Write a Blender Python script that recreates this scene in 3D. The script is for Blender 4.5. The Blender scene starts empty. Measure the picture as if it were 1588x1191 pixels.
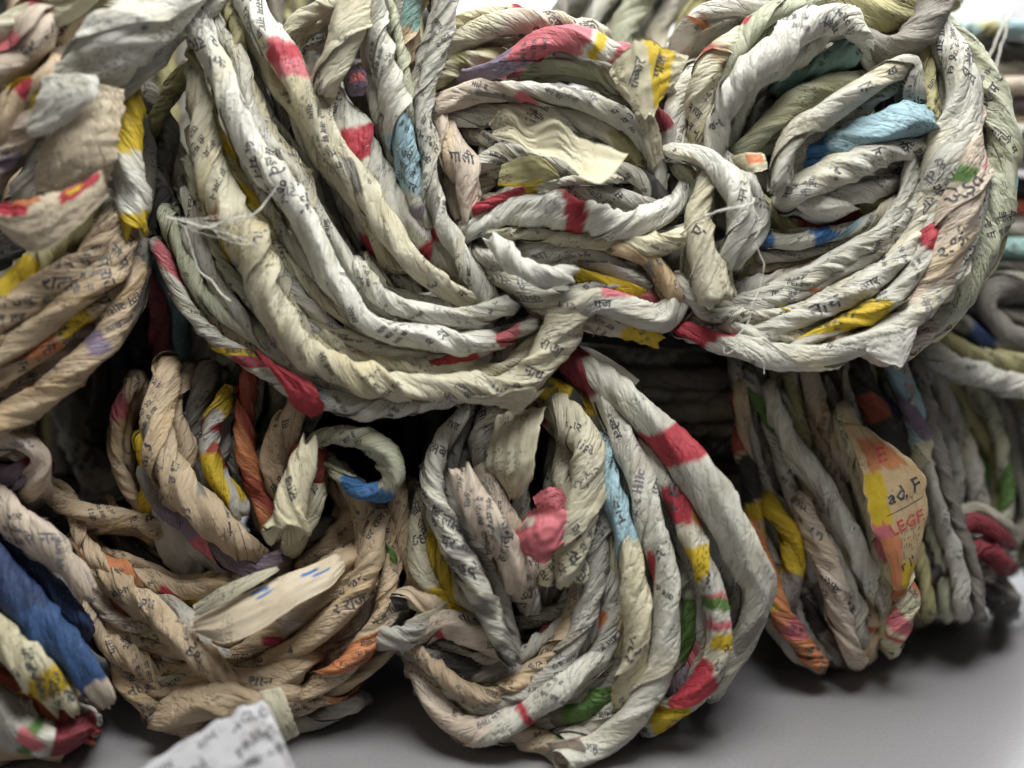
import bpy, bmesh, math, random
import numpy as np
from mathutils import Vector

random.seed(7)
RNG = np.random.default_rng(7)
SC = bpy.context.scene
COL = SC.collection

# ------------------------------------------------------------------ camera
PITCH = math.radians(14.0)
CAM_H = 0.185
FOCUS = 0.322
FPX = 1600.0            # focal length expressed in pixels of the 1588 wide photograph
cam_d = bpy.data.cameras.new('camera')
cam = bpy.data.objects.new('camera', cam_d)
COL.objects.link(cam)
cam.location = (0, 0, CAM_H)
cam.rotation_euler = (math.radians(90) - PITCH, 0, 0)
cam_d.sensor_width = 36.0
cam_d.lens = 36.0 * FPX / 1588.0
cam_d.clip_start = 0.01
cam_d.clip_end = 50.0
cam_d.dof.use_dof = True
cam_d.dof.focus_distance = FOCUS
cam_d.dof.aperture_fstop = 3.3
SC.camera = cam

# ------------------------------------------------------------------ light
world = bpy.data.worlds.new('World')
SC.world = world
world.use_nodes = True
world.node_tree.nodes['Background'].inputs[0].default_value = (0.95, 0.98, 1.0, 1)
world.node_tree.nodes['Background'].inputs[1].default_value = 0.035

def area(name, loc, target, size, power, color):
    l = bpy.data.lights.new(name, 'AREA')
    l.shape = 'RECTANGLE'; l.size = size[0]; l.size_y = size[1]
    l.energy = power; l.color = color
    o = bpy.data.objects.new(name, l); COL.objects.link(o)
    o.location = loc
    o.rotation_euler = (Vector(target) - Vector(loc)).to_track_quat('-Z', 'Y').to_euler()
    return o
area('ceiling_light', (0.10, 0.235, 0.64), (0.03, 0.33, 0.12), (0.38, 0.26), 5.6, (1.0, 0.99, 0.95))
area('window_light', (0.75, 1.1, 0.75), (0.15, 0.4, 0.05), (0.6, 0.4), 11.0, (0.95, 0.98, 1.0))
area('backdrop_light', (0.0, 1.3, 1.2), (0.0, 2.0, 0.2), (1.6, 0.4), 40.0, (1.0, 1.0, 1.0))
area('warm_fill_light', (-0.35, -0.35, 0.55), (-0.05, 0.3, 0.1), (0.30, 0.30), .45, (1.0, 0.86, 0.68))  # soft warm fill added at the front left

vs = SC.view_settings
vs.view_transform = 'Standard'; vs.look = 'None'; vs.gamma = 1.0
vs.use_curve_mapping = False; vs.exposure = 0.0
SC.cycles.max_bounces = 6; SC.cycles.diffuse_bounces = 4

# ------------------------------------------------------------------ placing
CP, SP = math.cos(PITCH), math.sin(PITCH)
def at(x, y, z=0.0, keep=0.0):
    """A point seen at (x, y) of the photograph, z millimetres behind the sharp plane.
    keep = radius that must stay above the table."""
    d = 0.32 + z / 1000.0
    u = (x - 794.0) / FPX
    v = -(y - 595.5) / FPX
    slope = v * CP - SP
    if slope < 0:
        dmax = (keep - CAM_H) / slope
        d = min(d, dmax)
    return np.array([u * d, v * d * SP + d * CP, CAM_H + slope * d])

def depth_of(p):
    return p[1] * CP - (p[2] - CAM_H) * SP

# ------------------------------------------------------------------ palette (paper and ink colours; near-black also stands for shade in gaps)
T = dict(
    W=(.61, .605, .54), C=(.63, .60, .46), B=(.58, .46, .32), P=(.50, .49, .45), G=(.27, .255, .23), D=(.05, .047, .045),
    Y=(.66, .48, .04), R=(.43, .05, .07), K=(.60, .17, .20), U=(.06, .19, .45), L=(.36, .54, .62), N=(.035, .06, .15),
    E=(.11, .21, .06), O=(.64, .26, .12), T=(.30, .48, .45), V=(.26, .21, .29), M=(.24, .04, .055), H=(.36, .09, .06),
    A=(.44, .41, .22), F=(.48, .50, .38), J=(.73, .73, .67), Q=(.70, .71, .76), BB=(.68, .59, .45), X=(.66, .62, .45), S=(.63, .54, .45), Z=(.66, .50, .30), I=(.04, .09, .22))
ACC = ['R', 'Y', 'U', 'K', 'O', 'E', 'L', 'Y', 'G', 'G', 'G', 'V', 'G', 'P']

# ------------------------------------------------------------------ materials
def nodes_of(m):
    m.use_nodes = True
    nt = m.node_tree
    return nt, nt.nodes, nt.links, nt.nodes['Principled BSDF']

def paper_material():
    m = bpy.data.materials.new('newsprint_paper')
    nt, N, L, bsdf = nodes_of(m)
    va = N.new('ShaderNodeVertexColor'); va.layer_name = 'Col'
    uv = N.new('ShaderNodeUVMap'); uv.uv_map = 'UVMap'
    def noise(scale, sx, sy, detail=3, rough=.55):
        mp = N.new('ShaderNodeMapping'); mp.inputs['Scale'].default_value = (sx, sy, 1)
        L.new(uv.outputs[0], mp.inputs[0])
        n = N.new('ShaderNodeTexNoise'); n.inputs['Scale'].default_value = scale
        n.inputs['Detail'].default_value = detail; n.inputs['Roughness'].default_value = rough
        L.new(mp.outputs[0], n.inputs['Vector'])
        return n
    def ramp(src, stops):
        r = N.new('ShaderNodeValToRGB')
        r.color_ramp.elements[0].position = stops[0][0]; r.color_ramp.elements[0].color = (*stops[0][1], 1)
        r.color_ramp.elements[1].position = stops[-1][0]; r.color_ramp.elements[1].color = (*stops[-1][1], 1)
        for p, c in stops[1:-1]:
            e = r.color_ramp.elements.new(p); e.color = (*c, 1)
        L.new(src, r.inputs[0])
        return r
    def mul(a, b, fac=1.0):
        x = N.new('ShaderNodeMix'); x.data_type = 'RGBA'; x.blend_type = 'MULTIPLY'
        x.inputs[0].default_value = fac
        L.new(a, x.inputs[6]); L.new(b, x.inputs[7])
        return x.outputs[2]
    # broad grubbiness, fine pulp speckle, faint show-through of the print on the other side
    broad = ramp(noise(120, 1, 1, 4).outputs[0], [(.28, (.78, .75, .68)), (.5, (1, 1, 1)), (.75, (1.06, 1.05, 1.03))])
    speck = ramp(noise(1800, 1, 1, 2, .7).outputs[0], [(.30, (.86, .85, .83)), (.55, (1, 1, 1))])
    ghost = ramp(noise(520, .35, 1.6, 1, .4).outputs[0], [(.60, (1, 1, 1)), (.66, (.84, .84, .85)), (.74, (.80, .80, .82))])
    c = mul(va.outputs[0], broad.outputs[0])
    c = mul(c, speck.outputs[0], .8)
    c = mul(c, ghost.outputs[0], .8)
    # columns of print too small and too creased to read
    para = ramp(noise(75, 1, 1, 1).outputs[0], [(.56, (0, 0, 0)), (.60, (1, 1, 1))])
    micro = ramp(noise(1500, .55, 1.25, 1, .4).outputs[0], [(.54, (1, 1, 1)), (.60, (.45, .45, .46))])
    mm = N.new('ShaderNodeMix'); mm.data_type = 'RGBA'; mm.blend_type = 'MULTIPLY'
    L.new(para.outputs[0], mm.inputs[0]); L.new(c, mm.inputs[6]); L.new(micro.outputs[0], mm.inputs[7])
    c = mm.outputs[2]
    scr = N.new('ShaderNodeMapping'); scr.inputs['Scale'].default_value = (1, 1, 1)
    L.new(uv.outputs[0], scr.inputs[0])
    L.new(c, bsdf.inputs['Base Color'])
    bsdf.inputs['Roughness'].default_value = .62
    bsdf.inputs['Specular IOR Level'].default_value = .32
    # creases: long folds along the strip and small crumples
    n1 = noise(170, .25, 1.5, 2, .5)
    n2 = noise(900, .6, 1.0, 3, .6)
    v = N.new('ShaderNodeTexVoronoi'); v.feature = 'DISTANCE_TO_EDGE'; v.inputs['Scale'].default_value = 210
    wn = noise(300, 1, 1, 2)
    mpv = N.new('ShaderNodeMapping'); mpv.inputs['Scale'].default_value = (.55, 1.4, 1)
    addv = N.new('ShaderNodeVectorMath'); addv.operation = 'MULTIPLY_ADD'
    addv.inputs[1].default_value = (.004, .004, 0)
    L.new(wn.outputs['Color'], addv.inputs[0]); L.new(uv.outputs[0], addv.inputs[2])
    L.new(addv.outputs[0], mpv.inputs[0]); L.new(mpv.outputs[0], v.inputs['Vector'])
    cr = N.new('ShaderNodeMapRange'); cr.inputs['From Max'].default_value = .16
    L.new(v.outputs['Distance'], cr.inputs['Value'])
    s1 = N.new('ShaderNodeMath'); s1.operation = 'MULTIPLY_ADD'; s1.inputs[1].default_value = .35
    L.new(n2.outputs[0], s1.inputs[0]); L.new(n1.outputs[0], s1.inputs[2])
    s2 = N.new('ShaderNodeMath'); s2.operation = 'MULTIPLY_ADD'; s2.inputs[1].default_value = .22
    L.new(cr.outputs[0], s2.inputs[0]); L.new(s1.outputs[0], s2.inputs[2])
    bp = N.new('ShaderNodeBump'); bp.inputs['Strength'].default_value = .85; bp.inputs['Distance'].default_value = .0012
    L.new(s2.outputs[0], bp.inputs['Height']); L.new(bp.outputs[0], bsdf.inputs['Normal'])
    # thin paper lets some light through
    tr = N.new('ShaderNodeBsdfTranslucent'); L.new(c, tr.inputs[0])
    mx = N.new('ShaderNodeMixShader'); mx.inputs[0].default_value = .05
    L.new(bsdf.outputs[0], mx.inputs[1]); L.new(tr.outputs[0], mx.inputs[2])
    L.new(mx.outputs[0], N['Material Output'].inputs[0])
    return m

def ink_material(name, col):
    m = bpy.data.materials.new(name)
    nt, N, L, bsdf = nodes_of(m)
    tc = N.new('ShaderNodeTexCoord')
    n = N.new('ShaderNodeTexNoise'); n.inputs['Scale'].default_value = 900; n.inputs['Detail'].default_value = 3
    L.new(tc.outputs['Object'], n.inputs['Vector'])
    r = N.new('ShaderNodeValToRGB')
    r.color_ramp.elements[0].position = .35; r.color_ramp.elements[0].color = (*col, 1)
    r.color_ramp.elements[1].position = .8; r.color_ramp.elements[1].color = (*[min(1, c + .16) for c in col], 1)
    L.new(n.outputs[0], r.inputs[0]); L.new(r.outputs[0], bsdf.inputs['Base Color'])
    bsdf.inputs['Roughness'].default_value = .6
    return m

def simple_material(name, col, rough, scale=200, amp=.12, bump=0.0):
    m = bpy.data.materials.new(name)
    nt, N, L, bsdf = nodes_of(m)
    tc = N.new('ShaderNodeTexCoord')
    n = N.new('ShaderNodeTexNoise'); n.inputs['Scale'].default_value = scale; n.inputs['Detail'].default_value = 4
    L.new(tc.outputs['Object'], n.inputs['Vector'])
    r = N.new('ShaderNodeValToRGB')
    r.color_ramp.elements[0].position = .3; r.color_ramp.elements[0].color = (*[c * (1 - amp) for c in col], 1)
    r.color_ramp.elements[1].position = .7; r.color_ramp.elements[1].color = (*[min(1, c * (1 + amp)) for c in col], 1)
    L.new(n.outputs[0], r.inputs[0]); L.new(r.outputs[0], bsdf.inputs['Base Color'])
    bsdf.inputs['Roughness'].default_value = rough
    if bump:
        b = N.new('ShaderNodeBump'); b.inputs['Strength'].default_value = bump; b.inputs['Distance'].default_value = .0005
        L.new(n.outputs[0], b.inputs['Height']); L.new(b.outputs[0], bsdf.inputs['Normal'])
    return m

PAPER = paper_material()
INKS = [ink_material('black_ink', (.025, .025, .028)), ink_material('grey_ink', (.12, .12, .13)),
        ink_material('red_ink', (.55, .05, .04)), ink_material('blue_ink', (.04, .12, .4))]
TABLE = simple_material('satin_table', (.25, .243, .257), .30, 900, .07, .05)
WALL = simple_material('white_wall', (.86, .86, .85), .8, 3, .02)
FIBRE = simple_material('pulp_fibre', (.55, .53, .48), .8, 3000, .1)
TWINE = simple_material('white_twine', (.78, .77, .70), .7, 3000, .15, .6)

# ------------------------------------------------------------------ numpy helpers
def vnoise(x, y, seed):
    x = np.asarray(x, float); y = np.asarray(y, float)
    xi = np.floor(x); yi = np.floor(y)
    fx = x - xi; fy = y - yi
    fx = fx * fx * (3 - 2 * fx); fy = fy * fy * (3 - 2 * fy)
    def h(a, b):
        v = np.sin(a * 127.1 + b * 311.7 + seed * 74.7) * 43758.5453
        return v - np.floor(v)
    return (h(xi, yi) * (1 - fx) + h(xi + 1, yi) * fx) * (1 - fy) + (h(xi, yi + 1) * (1 - fx) + h(xi + 1, yi + 1) * fx) * fy

def catmull(P, ds):
    P = np.asarray(P, float)
    ext = np.vstack([2 * P[0] - P[1], P, 2 * P[-1] - P[-2]])
    out = []; tt = []
    for i in range(len(P) - 1):
        p0, p1, p2, p3 = ext[i:i + 4]
        L = np.linalg.norm((p2 - p1)[:3])
        n = max(3, int(L / ds * 1.3))
        t = np.linspace(0, 1, n, endpoint=False)[:, None]
        out.append(.5 * ((2 * p1) + (-p0 + p2) * t + (2 * p0 - 5 * p1 + 4 * p2 - p3) * t ** 2 + (-p0 + 3 * p1 - 3 * p2 + p3) * t ** 3))
        tt.append(i + t[:, 0])
    out.append(P[-1:]); tt.append([len(P) - 1])
    Q = np.vstack(out); tt = np.concatenate(tt)
    d = np.concatenate([[0], np.cumsum(np.linalg.norm(np.diff(Q[:, :3], axis=0), axis=1))])
    n = max(6, int(d[-1] / ds))
    s = np.linspace(0, d[-1], n)
    R = np.stack([np.interp(s, d, Q[:, k]) for k in range(Q.shape[1])], 1)
    return s, R, np.interp(s, d, tt)

def frames(C):
    Tn = np.gradient(C, axis=0)
    Tn /= np.linalg.norm(Tn, axis=1)[:, None] + 1e-12
    N1 = np.zeros_like(C)
    a = np.array([0.0, 0, 1.0]) if abs(Tn[0][2]) < .8 else np.array([1.0, 0, 0])
    v = a - Tn[0] * np.dot(a, Tn[0]); N1[0] = v / np.linalg.norm(v)
    for i in range(1, len(C)):
        v = N1[i - 1] - Tn[i] * np.dot(N1[i - 1], Tn[i])
        N1[i] = v / (np.linalg.norm(v) + 1e-12)
    return Tn, N1, np.cross(Tn, N1)

CAMP = np.array([0, 0, CAM_H])

# ------------------------------------------------------------------ print: real letter shapes laid on the paper
_gc = {}
def word_mesh(s):
    if s in _gc: return _gc[s]
    bm = bmesh.new()
    if s == '__rule':
        n = 14
        vs_ = [[bm.verts.new((i * .25, k * .045, 0)) for i in range(n)] for k in (0, 1)]
        for i in range(n - 1): bm.faces.new((vs_[0][i], vs_[0][i + 1], vs_[1][i + 1], vs_[1][i]))
    else:
        c = bpy.data.curves.new('t', 'FONT'); c.body = s; c.resolution_u = 1; c.offset = .018
        o = bpy.data.objects.new('t', c)
        me = o.to_mesh(); bm.from_mesh(me); o.to_mesh_clear()
        bpy.data.objects.remove(o); bpy.data.curves.remove(c)
    bmesh.ops.triangulate(bm, faces=bm.faces[:])
    for _ in range(3):
        es = [e for e in bm.edges if e.calc_length() > .50]
        if not es: break
        bmesh.ops.subdivide_edges(bm, edges=es, cuts=1)
        bmesh.ops.triangulate(bm, faces=[f for f in bm.faces if len(f.verts) > 3])
    bm.verts.index_update()
    V = np.array([v.co[:2] for v in bm.verts]); F = np.array([[v.index for v in f.verts] for f in bm.faces])
    V = V - (V.max(0) + V.min(0)) / 2
    bm.free()
    _gc[s] = (V, F)
    return _gc[s]

WORDS = ['नाथ', 'गाली', 'रात', 'कसम', 'मन', 'अब', 'राज', 'लाख', 'जय', 'दर', 'सर', 'नगर', 'पास', 'ગામ', 'ના', 'રાજ', 'કલા',
         'માટે', 'સાથ', 'જન', 'તા', 'હવે', 'था', 'का', 'म', 'ह', 'ફ', 'ર', 'ती', 'सा', '3', 'લ', 'व', 'ને', 'ના', 'से', 'बात', 'पर']

def lay_print(marks, sampler):
    """marks: (a, b, word, size, angle, ink) in paper metres; sampler maps (a, b) to surface points."""
    VV = []; FF = []; MI = []; off = 0
    for a, b, w, size, ang, ink in marks:
        V, F = word_mesh(w)
        ca, sa = math.cos(ang) * size, math.sin(ang) * size
        X = a + V[:, 0] * ca - V[:, 1] * sa
        Y = b + V[:, 0] * sa + V[:, 1] * ca
        P, ok = sampler(X, Y)
        F = F[ok[F].all(1)]
        VV.append(P); FF.append(F + off); MI.append(np.full(len(F), ink + 1)); off += len(P)
    if not VV: return np.zeros((0, 3)), np.zeros((0, 3), int), np.zeros(0, int)
    return np.vstack(VV), np.vstack(FF), np.concatenate(MI)

def make_mesh(name, V, quads, tris, cols, uvs, mat_t):
    """grid quads first, print triangles after (which take ink slots)."""
    nq, nt_ = len(quads), len(tris)
    me = bpy.data.meshes.new(name)
    me.vertices.add(len(V)); me.vertices.foreach_set('co', V.astype(np.float32).ravel())
    loops = np.concatenate([quads.ravel(), tris.ravel()]).astype(np.int32)
    me.loops.add(len(loops)); me.loops.foreach_set('vertex_index', loops)
    me.polygons.add(nq + nt_)
    ls = np.concatenate([np.arange(nq) * 4, nq * 4 + np.arange(nt_) * 3]).astype(np.int32)
    me.polygons.foreach_set('loop_start', ls)
    me.polygons.foreach_set('material_index', np.concatenate([np.zeros(nq), mat_t]).astype(np.int32))
    me.polygons.foreach_set('use_smooth', np.ones(nq + nt_, bool))
    me.update(calc_edges=True)
    ca = me.color_attributes.new('Col', 'FLOAT_COLOR', 'POINT')
    c4 = np.ones((len(V), 4), np.float32); c4[:len(cols), :3] = cols
    ca.data.foreach_set('color', c4.ravel())
    uvl = me.uv_layers.new(name='UVMap')
    U = np.zeros((len(V), 2), np.float32); U[:len(uvs)] = uvs
    uvl.data.foreach_set('uv', U[loops].ravel())
    me.materials.append(PAPER)
    for i in INKS: me.materials.append(i)
    me.materials.append(FIBRE)
    return me

def link(name, me, parent, label=None):
    o = bpy.data.objects.new(name, me); COL.objects.link(o)
    if parent is not None:
        o.parent = parent
        o.matrix_parent_inverse = parent.matrix_world.inverted()
    if label: o['label'] = label
    return o

# ------------------------------------------------------------------ one twisted paper strand
SEED = [1]
def strand_mesh(name, C, rad, frac, tint, twist, N=36, patches=(), dens=1.0, texts=(), cap=(False, False), amp=1.0, rough_col=True, s=None, deco=True):
    SEED[0] += 1; sd = SEED[0] * 1.37
    rs = np.random.default_rng(SEED[0])
    n = len(C)
    Tn, N1, N2 = frames(C)
    fac = np.ones(n)
    rmean = float(np.mean(rad))
    # loose cut ends: narrow, then tuck inwards
    def endfac(d):  # distance to the end in radii
        return np.clip(.86 + .14 * np.sqrt(np.clip(d / .9, 0, 1)), 0, 1)
    if cap[0]: fac *= endfac((s - s[0]) / rad)
    if cap[1]: fac *= endfac((s[-1] - s) / rad)
    if cap[0] or cap[1]:
        def extra(i, sign):
            c = C[i]; t = Tn[i] * sign; r = rad[i]
            return np.array([c - t * r * .12, c - t * r * .55, c - t * r * .9]), [.70, .46, .04]
        if cap[0]:
            e, f = extra(0, -1)
            C = np.vstack([e[::-1], C]); fac = np.concatenate([f[::-1], fac]); k = 3
            Tn = np.vstack([Tn[:1]] * k + [Tn]); N1 = np.vstack([N1[:1]] * k + [N1]); N2 = np.vstack([N2[:1]] * k + [N2])
            rad = np.concatenate([[rad[0]] * k, rad]); s = np.concatenate([[s[0]] * k, s]); frac = np.concatenate([[frac[0]] * k, frac])
        if cap[1]:
            e, f = extra(-1, 1)
            C = np.vstack([C, e]); fac = np.concatenate([fac, f]); k = 3
            Tn = np.vstack([Tn] + [Tn[-1:]] * k); N1 = np.vstack([N1] + [N1[-1:]] * k); N2 = np.vstack([N2] + [N2[-1:]] * k)
            rad = np.concatenate([rad, [rad[-1]] * k]); s = np.concatenate([s, [s[-1]] * k]); frac = np.concatenate([frac, [frac[-1]] * k])
        n = len(C)
    K = N + 3
    j = np.arange(K)
    phi = j / N
    S, PH = np.meshgrid(s, phi, indexing='ij')
    tws = twist * (S + .006 * vnoise(S * 60, 0 * S, sd + 9))
    th0 = rs.uniform(0, 6.28)
    TH = 2 * np.pi * PH + tws + th0
    lo = vnoise(S * 45, 0 * S + 3, sd) - .5
    ridge = 1 - np.abs(2 * vnoise(PH * 6 + S * 12, S * 38, sd + 1) - 1)
    ridge2 = 1 - np.abs(2 * vnoise(PH * 13 - S * 20, S * 95, sd + 2) - 1)
    fine = vnoise(PH * 26, S * 330, sd + 3) - .5
    two = rs.random() < .6
    spiral = .21 * (.5 - PH)
    if two:
        m = np.mod(PH * 2 + .0, 1.0)
        spiral = .13 * (.5 - PH) + .15 * (.5 - m)
    lift = .10 * np.exp(-PH / .05) * vnoise(S * 130, 0 * S, sd + 5)
    flat = 1 + (.05 + .13 * vnoise(S * 25, 0 * S, sd + 6)) * np.cos(2 * (TH - th0 - 3 * vnoise(S * 20, 0 * S, sd + 7)))
    # flat facets with sharp folds, and cuffs where a new piece of paper starts
    fold = 1 - np.abs(2 * vnoise(PH * 3.2 + S * 25, S * 30 + PH, sd + 8) - 1)
    fold = fold ** 1.5
    cuff = 0 * S
    Ltot = s[-1] - s[0]
    for _ in range(int(rs.poisson(Ltot * 22))):
        p0 = rs.uniform(0, Ltot) + s[0]; sg = rs.choice([-1, 1])
        dd = (S - p0) * sg + .006 * (vnoise(PH * 5, 0 * S + p0 * 99, sd + 40) - .5) + .0035 * rs.uniform(-1, 1) * np.sin(TH + p0 * 500) + .0012 * (vnoise(PH * 40, 0 * S, sd + 41) - .5)
        cuff = cuff + rs.uniform(.07, .16) * np.clip(dd / .0006 + .5, 0, 1) * np.exp(-np.clip(dd, 0, 1) / rs.uniform(.004, .010))
    rag = (vnoise(S * 420, 0 * S, sd + 50) - .5) * .16 + (vnoise(S * 90, 0 * S, sd + 51) - .5) * .5
    TH = TH + rag * np.exp(-j[None, :] / 1.1)
    mf = int(rs.choice([3, 4, 5])); al = np.mod(TH - (tws * .55) + 2.2 * vnoise(S * 55, 0 * S, sd + 61), 2 * np.pi / mf) - np.pi / mf
    facet = np.cos(np.pi / mf) / np.cos(al); facet = facet / facet.mean()
    facet = 1 + (facet - 1) * {3: .38, 4: .75, 5: .95}[mf]
    R = .80 * facet * (1 + cuff + amp * .20 * (fold - .4)) * (rad * fac)[:, None] * (1 + .14 * lo + spiral + lift + amp * (.09 * (ridge - .5) + .035 * (ridge2 - .5) + .02 * fine)) * flat
    ct, st = np.cos(TH), np.sin(TH)
    G = C[:, None, :] + R[..., None] * (ct[..., None] * N1[:, None, :] + st[..., None] * N2[:, None, :])
    for ci, sg in ((0, -1), (1, 1)):
        if cap[ci]:
            dd = (s[-1] - s) if ci else (s - s[0])
            wgt = np.exp(-dd / (rmean * .35))[:, None]
            jag = (vnoise(PH * 9, 0 * PH, sd + 70) - .35) * 1.1 + (vnoise(PH * 30, 0 * PH, sd + 71) - .5) * .35
            G = G + sg * Tn[:, None, :] * (wgt * jag * rmean)[..., None]
    # ---- colour
    base = np.array(T[tint]) if isinstance(tint, str) else np.array(tint)
    base = base * rs.uniform(.93, 1.07)
    cols = np.ones((n, K, 3)) * base
    if rough_col:
        st_ = vnoise(S * 70, PH * 3, sd + 11)[..., None]
        cols = cols * (1 - .10 * st_) 
        ye = np.clip((vnoise(S * 55 + 7, PH * 2, sd + 12) - .62) * 3, 0, 1)[..., None]
        cols = cols * (1 - ye * .5) + cols * np.array([1.0, .90, .62]) * ye * .5
    plist = list(patches)
    if deco and tint in ('W', 'C', 'B', 'P', 'S', 'F', 'X'):
        L = s[-1] - s[0]
        for _ in range(rs.poisson(L * 5)):
            f0 = rs.uniform(.1, .9); f1 = f0 + rs.uniform(.004, .020) / max(L, .01)
            w0 = rs.uniform(0, 1); plist.append((f0, f1, rs.choice(ACC), w0, w0 + rs.uniform(.08, .28)))
    tot = frac[-1]
    Fm = frac[:, None] / 1.0 + PH * 0
    for p in plist:
        f0, f1, cc = p[0], p[1], p[2]
        w0, w1 = (p[3], p[4]) if len(p) > 4 else (-1, 9)
        skew = (PH - .5) * min(.9 * (f1 - f0), .10) * (1 if twist > 0 else -1)
        FF_ = Fm + skew + (vnoise(PH * 9, S * 200, sd + 21) - .5) * .022
        e = .004
        msk = np.clip((FF_ - f0) / e + .5, 0, 1) * np.clip((f1 - FF_) / e + .5, 0, 1) * (PH >= w0) * (PH <= w1)
        c2 = np.array(T[cc]) * (1 - .12 * vnoise(S * 300, PH * 5, sd + 31)[..., None])
        cols = cols * (1 - msk[..., None]) + c2 * msk[..., None]
    uvs = np.stack([S + sd * .37, PH * 2 * np.pi * rmean + sd * .11], -1)
    # ---- faces
    idx = np.arange(n * K).reshape(n, K)
    quads = np.stack([idx[:-1, :-1], idx[1:, :-1], idx[1:, 1:], idx[:-1, 1:]], -1).reshape(-1, 4)
    quads = quads[:, ::-1]
    V = G.reshape(-1, 3)
    # ---- print
    marks = []
    if deco:
        ncy = len(s)
        def cam_theta(i):
            v = CAMP - C[i]
            return math.atan2(np.dot(v, N2[i]), np.dot(v, N1[i]))
        L = s[-1] - s[0]
        cnt = int(L / .0060 * dens * rs.uniform(.6, 1.2))
        hel = math.atan(twist * rmean)
        anchors = [int(np.argmin(np.abs(frac - tx[0]))) for tx in texts]
        taken = [(s[a], 99.0) for a in anchors]
        for q in range(cnt):
            i = rs.integers(2, n - 2)
            if any(abs(s[i] - t0) < (.0075 if t1 > 9 else .0055) for t0, t1 in taken): continue
            taken.append((s[i], 0))
            th = cam_theta(i) + (rs.normal(0, .75) if rs.random() < .85 else rs.uniform(-3.1, 3.1))
            sz = rs.choice([.0020, .0026, .0034, .0046], p=[.14, .36, .34, .16]) * min(1.3, rmean / .004)
            ang = -hel + rs.choice([0, math.pi / 2, math.pi, -math.pi / 2], p=[.35, .3, .2, .15]) + rs.normal(0, .08)
            w = '__rule' if rs.random() < .18 else WORDS[rs.integers(len(WORDS))]
            ink = 0 if rs.random() < .85 else 1
            marks.append((s[i], -th * rmean, w, sz, ang, ink))
            if w == '__rule': marks[-1] = marks[-1][:4] + (-hel + rs.normal(0, .15),) + marks[-1][5:]
            if w != '__rule':
                ux, uy = math.cos(ang), math.sin(ang)
                wd = lambda q_: float(np.ptp(word_mesh(q_)[0][:, 0])) * sz
                x_, y_ = s[i], -th * rmean; row0 = x_, y_
                for ln_ in range(rs.integers(1, 4)):
                    x_, y_ = row0[0] - uy * sz * 1.25 * ln_, row0[1] + ux * sz * 1.25 * ln_
                    prev = w if ln_ == 0 else None
                    if prev is None:
                        prev = WORDS[rs.integers(len(WORDS))]; marks.append((x_, y_, prev, sz, ang, ink))
                    for _w in range(rs.integers(0, 3)):
                        nx = WORDS[rs.integers(len(WORDS))]
                        stp = (wd(prev) + wd(nx)) / 2 + sz * .28
                        x_, y_ = x_ + ux * stp, y_ + uy * stp
                        marks.append((x_, y_, nx, sz, ang, ink)); prev = nx
    for tx in texts:
        f, w, px, rot, ink = (tuple(tx) + (0,))[:5]
        i = int(np.argmin(np.abs(frac - f)))
        v = CAMP - C[i]
        th = math.atan2(np.dot(v, N2[i]), np.dot(v, N1[i]))
        nn = math.cos(th) * N1[i] + math.sin(th) * N2[i]
        bb = np.cross(nn, Tn[i])
        a_ = math.radians(rot)
        wv = np.array([math.cos(a_), 0, 0]) + math.sin(a_) * np.array([0, SP, CP])
        marks.append((s[i], -th * rmean, w, px / FPX * depth_of(C[i]), math.atan2(np.dot(wv, bb), np.dot(wv, Tn[i])), ink))
    if marks:
        nrm = ct[..., None] * N1[:, None, :] + st[..., None] * N2[:, None, :]
        def sampler(X, Y):
            si = np.interp(X, s, np.arange(n)); ok = (X > s[0]) & (X < s[-1])
            i0 = np.clip(np.floor(si).astype(int), 0, n - 2); fi = np.clip(si - i0, 0, 1)
            th = -Y / rmean
            tw = twist * (X + .006 * vnoise(X * 60, 0 * X, sd + 9))
            ph = np.mod((th - tw - th0) / (2 * np.pi), 1.0) * N
            j0 = np.clip(np.floor(ph).astype(int), 0, K - 2); fj = ph - j0
            # print that straddles the seam is cut there, as the paper is
            P = ((G[i0, j0].T * (1 - fi) + G[i0 + 1, j0].T * fi) * (1 - fj) + (G[i0, j0 + 1].T * (1 - fi) + G[i0 + 1, j0 + 1].T * fi) * fj).T
            P = P + nrm[i0, j0] * .00009
            seamok = ok & (ph > .3)
            return P, seamok
        PV, PF, PM = lay_print(marks, sampler)
        # drop triangles torn across the seam
        if len(PF):
            e = np.max([np.linalg.norm(PV[PF[:, 0]] - PV[PF[:, 1]], axis=1), np.linalg.norm(PV[PF[:, 1]] - PV[PF[:, 2]], axis=1)], axis=0)
            k = e < .0026
            PF, PM = PF[k], PM[k]
        V = np.vstack([V, PV]); tris = PF + n * K
    else:
        tris = np.zeros((0, 3), int); PM = np.zeros(0)
    if deco:                        # broken pulp fibres standing off the surface
        nf = int((s[-1] - s[0]) * 360)
        fi_ = rs.integers(1, n - 1, nf); fj_ = np.where(rs.random(nf) < .45, 0, rs.integers(0, K - 1, nf))
        p0 = G[fi_, fj_]; nn_ = p0 - C[fi_]; nn_ /= np.linalg.norm(nn_, axis=1)[:, None] + 1e-9
        dr = rs.normal(0, 1, (nf, 3)) + nn_ * .7; dr /= np.linalg.norm(dr, axis=1)[:, None]
        dr = dr - nn_ * np.minimum(0, np.sum(dr * nn_, 1))[:, None]
        ln = rs.uniform(.0005, .0017, nf)[:, None]
        sd_ = np.cross(dr, rs.normal(0, 1, (nf, 3))); sd_ /= np.linalg.norm(sd_, axis=1)[:, None]; sd_ *= .00004
        mid = p0 + dr * ln * .6 + nn_ * ln * .15; tip = p0 + dr * ln + rs.normal(0, .2, (nf, 3)) * ln
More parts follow.
